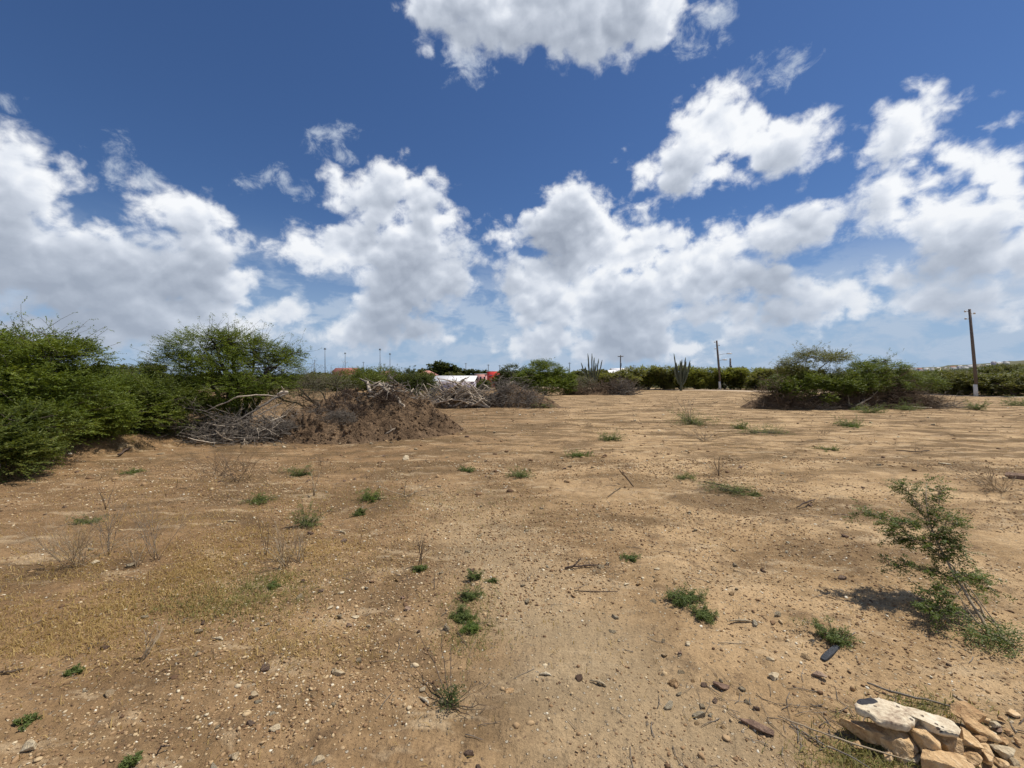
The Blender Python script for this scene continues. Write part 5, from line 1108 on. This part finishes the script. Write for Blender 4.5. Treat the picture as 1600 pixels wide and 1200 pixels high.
WD = [(470,742,.26,.20,'low green sprig with a bare stick, left of the middle field',22),(403,786,.22,.07,'flat green weed mat left of the tall grey-green sprig',26),(480,822,.16,.24,'taller dark green sprig in the left middle ground',26),(583,782,.20,.10,'bushy green weed right of the taller dark sprig',24),(560,804,.08,.07,'small round green weed below the bushy one',16),
 (812,745,.26,.10,'green weed near the centre of the field',24),(730,737,.16,.08,'small green weed left of the field centre',16),(905,713,.30,.08,'flat pale green weed beyond the centre',22),(955,688,.42,.16,'spiky green weed beyond the centre, right of the flat one',26),
 (1085,662,.95,.42,'broad grassy green weed with upright dry stalks, middle distance',44),(1072,747,.20,.05,'tiny dark weed right of the centre',14),(1140,768,.42,.07,'low dark green weed strip in the right middle ground',26),(1156,669,.32,.24,'upright dark sprig right of the broad grassy weed',20),(1190,676,1.0,.08,'long flat green mat right of the upright dark sprig',34),
 (1330,666,.62,.20,'green weed in front of the brush pile',30),(1357,645,.75,.42,'green weed touching the foot of the brush pile, middle',32),(1420,640,.8,.45,'green weed at the foot of the brown brush, right part',32),(1527,640,.6,.5,'dark upright weed below the tall pole',26),(1588,634,.9,.45,'grey green weed at the right edge near the road',30),
 (840,637,.9,.35,'bright green weed at the right toe of the grey twig heap',30),(985,871,.09,.04,'small flat green sprig with a pale stone, right of centre',14),(1300,1000,.10,.09,'small bushy sprig beside the dark grey strip',20),(118,1050,.04,.02,'tiny green sprig on the left soil',6),(135,820,.16,.10,'dark green tuft behind the dry twiggy plant',18),
 (200,1198,.03,.02,'tiny green sprig at the bottom left edge',6),(45,1125,.05,.008,'thin pale green ground cover near the white stone',5),(655,890,.07,.03,'small light green weed left of the weed strip',12),(210,740,.22,.04,'flat green weed below the thicket',14),(1330,668,.3,.1,'second small weed in front of the brush pile',10),(690,612+20,.4,.2,'green sprig at the foot of the bleached wood pile',14),
 (425,916,.05,.02,'dark green dot of weed in the yellow grass',8),(1290,705,.3,.05,'faint low weed in the right far ground',12),(1175,772,.12,.04,'tiny weed at the end of the low dark weed strip',9),(1340,640,.4,.2,'grey green weed beside the umbrella tree brush',14)]
for i, (px, py, w, h, lb, n) in enumerate(WD):
    Y = gp(px, py)[1]; k = max(1., Y/5.); weed(lb, px, py, w, h, 800+i, 'weed_yellow' if i in (3,7,28) else 'weed', n, (.014*k**.75, .0055*k**.75))
# the leafy ground weed right of the centre, creeping in two arms
weed('leafy dark green ground weed with pale flowers, right of centre', 1068, 940, .15, .05, 901, 'weed', 40, (.011,.0055), nl=16, lean=(.02,.0))
weed('trailing arm of green ground weed running down from the leafy one', 1095, 962, .09, .03, 902, 'weed', 22, (.010,.005), lean=(.03,-.04))
r_ = np.random.default_rng(4)
for (px, py) in [(1056,910),(1046,926),(1068,936),(1034,936)]:
    x, y = gp(px, py); g = Geo(); leaves(g, r_, np.tile([[0,0,.03]], (9,1)), r_.normal(0,1,(9,3))*[1,1,.4]+[0,0,.3], .016, .010, .4)
    tag(g.build('flower', M['limestone'], loc=(x, y, float(Hm(x,y)))), 'small whitish flower head on the leafy ground weed', 'flower', 'whitish flowers on the ground weed')
# weed strip in the middle foreground
for i, (px, py, w, h, lb) in enumerate([(722,965,.07,.05,'dark green grassy weed, densest clump of the centre weed strip'),(735,935,.09,.07,'airy green weed at the upper part of the centre weed strip'),(742,905,.06,.08,'thin green sprig at the top of the centre weed strip'),(738,985,.07,.03,'low yellowish weed at the bottom of the centre weed strip'),(768,912,.04,.03,'tiny sprig right of the centre weed strip')]):
    weed(lb, px, py, w, h, 910+i, 'weed' if i != 3 else 'weed_yellow', [34,22,14,18,8][i], (.012,.004))
# low leafy sprig with long bare stems
def sprig():
    x, y = gp(705, 1102); r = np.random.default_rng(55); root = empty('seedling', (x, y, float(Hm(x, y)))); tag(root, 'dark leafy seedling with long bare reddish stems in the lower middle', 'weed')
    g = Geo(); T0 = np.zeros(3)
    for tip, rr in (((-.20,.28,.16),.004),((-.10,.24,.20),.004),((-.03,.20,.19),.0035),((-.28,.22,.10),.003),((.14,.10,.05),.003),((.17,-.02,.012),.0035),((.10,-.08,.01),.003)):
        t = np.linspace(0,1,6)[:,None]; P = T0*(1-t)+np.array(tip)*t+r.normal(0,.006,(6,3))*t; P[:,2] = np.maximum(P[:,2], .004); tubes(g, P[None], rr*np.linspace(1,.4,6)[None], 5)
        tubes(g, curve_paths(r, P[[3,4,5]], r.normal(0,1,(3,3))+[0,0,.5], .05, 4, .2), np.full((3,4), rr*.4), 4)
    g.build('stem', M['brownbrush'], root)
    g = Geo(); n = 70; p = r.normal(0,1,(n,3))*[.028,.028,.022]+[.005,0,.045]; sprays(g, r, p, r.normal(0,1,(n,3))+[0,0,.7], .04, 9, .012, .006); g.build('leaves', M['dark_leaf'], root)
sprig()
# the leaning sapling at the right
M['sapling_leaf'] = leafmat('sapling leaves', [(0,(.045,.068,.014)),(.5,(.095,.135,.026)),(.85,(.16,.205,.040)),(1,(.26,.29,.06))], .35, nscale=4)
def sapling():
    bx, by = 3.06, 2.60; r = np.random.default_rng(70); root = empty('sapling', (bx, by, float(Hm(bx, by)))); tag(root, 'small leafy thorn sapling leaning away over the dirt at the right', 'sapling'); o = np.array([bx, by, 0])
    pv = lambda px, py, Y: np.array(vp(px, py, Y))-o
    stems = [[(0,0,0), pv(1545,985,2.72), pv(1515,935,2.86), pv(1490,890,3.0), pv(1465,850,3.14), pv(1448,810,3.26), pv(1447,755,3.38)],
             [(0,.02,0), pv(1540,960,2.8), pv(1500,900,2.98), pv(1478,870,3.08), pv(1455,840,3.2)],
             [pv(1478,872,3.06), pv(1440,850,3.15), pv(1405,820,3.25), pv(1370,803,3.32), pv(1342,798,3.36)],
             [pv(1500,905,2.96), pv(1460,890,3.05), pv(1425,885,3.1), pv(1390,880,3.15)],
             [pv(1460,845,3.16), pv(1425,840,3.2), pv(1395,835,3.2)], [pv(1450,815,3.24), pv(1425,775,3.35), pv(1408,757,3.4)],
             [pv(1462,850,3.14), pv(1475,820,3.15), pv(1490,812,3.15)], [pv(1500,900,2.98), pv(1515,900,3.0), pv(1535,908,3.0)],
             [pv(1455,830,3.2), pv(1470,790,3.3), pv(1465,762,3.36)], [pv(1490,890,3.0), pv(1470,920,2.95), pv(1445,932,2.95)], [pv(1505,915,2.92), pv(1480,945,2.85), pv(1460,955,2.8)],
             [pv(1460,835,3.2), pv(1485,850,3.1), pv(1488,862,3.1)], [pv(1452,822,3.2), pv(1420,815,3.2), pv(1388,818,3.22)]]
    g = Geo(); an = []; ad = []
    for i, q in enumerate(stems):
        q = np.array(q, float); t = np.linspace(0, len(q)-1, 14); P = np.stack([np.interp(t, np.arange(len(q)), q[:,k]) for k in range(3)], 1); P[1:] += r.normal(0, .006, (13, 3))
        r0 = .012 if i == 0 else .008 if i == 1 else .004; tubes(g, P[None], r0*np.linspace(1, .3, 14)[None], 6)
        st = 4 if i < 2 else 1
        for k in range(st, 14):
            d = P[k]-P[k-1]; m = 1 if i < 2 and k < 8 else 3
            for _ in range(m): an.append(P[k]+r.normal(0,.006,3)); ad.append(unit(unit(d)*.7+r.normal(0,.6,3)))
    an = np.array(an); ad = np.array(ad)
    Pt = curve_paths(r, an, ad, r.uniform(.03,.11,len(an)), 4, .2); tubes(g, Pt, .0018*np.linspace(1,.5,4)[None]*np.ones((len(an),1)), 4); g.build('stem', M['straw'], root)
    g = Geo(); 
    for k in (1,2,3):
        keep = r.uniform(0,1,len(an)) < .95; sprays(g, r, Pt[keep,k], unit(ad[keep]*[1.2,1,.3]+r.normal(0,.45,(keep.sum(),3))*[1,1,.4]), .060, 16, .016, .0082)
    n = 200; p = r.normal(0,1,(n,3))*[.12,.07,.035]+[-.06,.02,.03]; p[:,2] = np.abs(p[:,2]); g.build('leaves', M['sapling_leaf'], root)
    g = Geo(); sprays(g, r, p, r.normal(0,1,(n,3))*[1,1,.5]+[0,0,.3], .07, 12, .016, .007); g.build('basal_leaves', M['weed'], root)
    g = Geo(); tubes(g, curve_paths(r, np.array([[.06,.1,0.],[.02,.02,0],[-.05,.1,0]]), np.array([[-.1,.35,.45],[-.35,.6,.35],[-.2,.2,.5]]), .32, 5, .05), .005*np.linspace(1,.5,5)[None]*np.ones((3,1)), 5); g.build('dead_stalk', M['straw'], root)
sapling()
x, y = gp(1300, 1000)
def small_sapling():
    r = np.random.default_rng(71); bx, by = gp(1312, 1006); root = empty('seedling', (bx, by, float(Hm(bx, by)))); tag(root, 'small creeping thorn seedling with one long arm, above the dark strip', 'weed'); o = np.array([bx, by, 0]); g = Geo(); an = []; ad = []
    for q in ([(0,0,0), np.array(vp(1290,990,by+.05))-o, np.array(vp(1268,975,by+.12))-o, np.array(vp(1240,968,by+.15))-o],[(0,0,0), np.array(vp(1300,985,by+.08))-o, np.array(vp(1293,965,by+.1))-o],[(0,0,0), np.array(vp(1325,992,by))-o, np.array(vp(1335,1000,by))-o]):
        q = np.array(q, float); t = np.linspace(0,len(q)-1,10); P = np.stack([np.interp(t, np.arange(len(q)), q[:,k]) for k in range(3)], 1); tubes(g, P[None], .004*np.linspace(1,.4,10)[None], 5)
        for k in range(2,10):
            for _ in range(4): an.append(P[k]); ad.append(unit((P[k]-P[k-1])+r.normal(0,.03,3)))
    g.build('stem', M['straw'], root); g = Geo(); an = np.array(an); ad = np.array(ad); sprays(g, r, an, unit(ad+r.normal(0,.5,ad.shape)), .035, 9, .010, .005); g.build('leaves', M['weed'], root)
small_sapling()

# dry bare plants and fallen sticks
def dryplant(label, px, py, w, h, n, seed, mat='straw', rad=.0035, kids=3, lean=(0,0), name='dry_plant', levels=3):
    x, y = gp(px, py); r = np.random.default_rng(seed); D = np.stack([r.normal(lean[0], w, n), r.normal(lean[1], w*.7, n), np.full(n, h)], 1); g = Geo()
    for P, R_ in branching(r, r.normal(0,1,(n,3))*[w*.18,w*.15,0], D, np.linalg.norm(D, axis=1)*r.uniform(.6,1.05,n), rad, levels, kids, .5, .35, .10, 5, .1, .25):
        P[:,:,2] = np.maximum(P[:,:,2], .004); tubes(g, P, R_, 4)
    tag(g.build(name, M[mat], loc=(x, y, float(Hm(x, y)))), label, 'dry plant')
dryplant('large dry twiggy plant on the left, grey straw coloured', 125, 885, .30, .34, 26, 1, 'straw', .0022, 5)
dryplant('tall thin dry stalks right of the large dry twiggy plant', 170, 868, .06, .46, 9, 2, 'greybrush', .0022, 3)
dryplant('upright dry stalks above the golden grass', 245, 875, .10, .46, 9, 3, 'greybrush', .0022, 3)
dryplant('pale dry sprouts at the rim of the golden grass', 215, 885, .08, .22, 8, 4, 'straw', .003, 2)
dryplant('reddish dry shrublet in front of the thicket, with thin upright twigs', 375, 752, .45, .42, 24, 5, 'brownbrush', .0028, 3)
dryplant('second reddish dry shrublet just left of the first', 345, 742, .30, .40, 12, 6, 'brownbrush', .0028, 3)
dryplant('dry brown stalks rising from the grass edge, left middle', 448, 886, .12, .32, 10, 7, 'straw', .003, 3)
dryplant('dry curved stalks just right of the brown stalks', 470, 876, .12, .26, 9, 8, 'straw', .003, 3)
dryplant('pale bare twig leaning up at the lower left', 222, 1032, .05, .16, 3, 9, 'straw', .004, 4, (.09,.06))
dryplant('grey dry bushy plant at the right edge of the field', 1562, 768, .34, .30, 26, 10, 'straw', .003, 4, (-.12,0))
dryplant('dry thin plant stem left of the smooth centre ground', 657, 884, .05, .24, 3, 11, 'brownbrush', .004, 3)
dryplant('small dry stalk below the light green weed', 680, 922, .03, .12, 3, 12, 'greybrush', .002, 2)
dryplant('leaning dry stick with fork left of the field centre', 637, 778, .16, .16, 4, 13, 'straw', .006, 3)
dryplant('dry thorny twigs beside the broken stick, right of centre', 942, 892, .10, .08, 10, 14, 'straw', .002, 3)
dryplant('dry stalks standing in the broad grassy weed', 1078, 662, .45, .85, 5, 15, 'straw', .012, 2)
dryplant('thin upright dry sprout in the far middle ground', 1122, 745, .05, .35, 2, 16, 'brownbrush', .008, 2)
dryplant('pale bare plant behind the weeds, right far ground', 1100, 690, .35, .30, 12, 17, 'straw', .006, 3)
dryplant('dead upright twig above the bushy green weed', 490, 775, .04, .35, 3, 18, 'straw', .005, 2)
dryplant('thin dry twig at the left, below the thicket slope', 165, 796, .06, .35, 3, 19, 'brownbrush', .004, 2)
dryplant('dry twigs between the brown stalks and the golden grass', 415, 868, .03, .38, 3, 20, 'brownbrush', .003, 2)
def ground_stick(label, pts, rad, mat='darkstick', seed=0, kn=1):
    P = []
    for px, py, z in pts: x, y = gp(px, py, z); P.append((x, y, z+float(Hm(x, y))))
    log('fallen_stick', label, 'stick', P, [rad*.8, rad, rad*.6], mat, None, 6, kn, seed)
ground_stick('dark forked dead stick right of the centre, longer arm', [(883,891,.01),(905,884,.02),(930,881,.02),(952,880,.02)], .007, seed=61, kn=3)
ground_stick('dark forked dead stick right of the centre, upright arm', [(884,892,.01),(898,884,.04),(908,872,.09)], .007, seed=62, kn=3)
ground_stick('thin brown stick below the forked dead stick', [(897,924,.006),(930,923,.01),(965,920,.01)], .004, seed=63)
ground_stick('thin raised stick in the far middle ground', [(990,760,.02),(978,745,.15),(968,735,.35)], .012, 'brownbrush', 64)
ground_stick('long grey branch running past the left of the stone heap', [(1215,1118,.01),(1260,1133,.03),(1310,1152,.05),(1365,1170,.04),(1420,1188,.02),(1440,1195,.01)], .0035, 'straw', 65, 5)
ground_stick('second grey branch curving below the long one', [(1235,1130,.01),(1290,1160,.02),(1330,1180,.03),(1360,1199,.02)], .003, 'greybrush', 66, 4)
ground_stick('grey stick lying behind the stone heap', [(1355,1066,.01),(1400,1080,.02),(1450,1092,.02),(1510,1108,.02)], .005, 'greybrush', 67, 3)
ground_stick('pale straight stick crossing behind the stone heap', [(1490,1085,.03),(1515,1102,.03),(1540,1120,.03)], .008, 'straw', 68, 1)
ground_stick('brown stick cut by the left edge', [(-5,1052,.01),(18,1050,.01),(38,1046,.01)], .006, 'brownbrush', 69)
ground_stick('dark curled stick at the bottom of the brown soil', [(246,1175,.01),(252,1165,.03),(266,1163,.02)], .004, 'darkstick', 70)
ground_stick('thin sticks lying beside the low dark weed strip', [(1100,752,.01),(1120,757,.02),(1150,762,.01)], .010, 'darkstick', 71, 2)
ground_stick('dark stick on the far right ground, beyond the sapling', [(1400,705,.02),(1430,707,.05),(1452,706,.02)], .012, 'darkstick', 72, 2)
ground_stick('short dry stick between the far sprig and the sapling', [(1245,790,.02),(1262,781,.06),(1274,776,.02)], .010, 'darkstick', 73, 1)
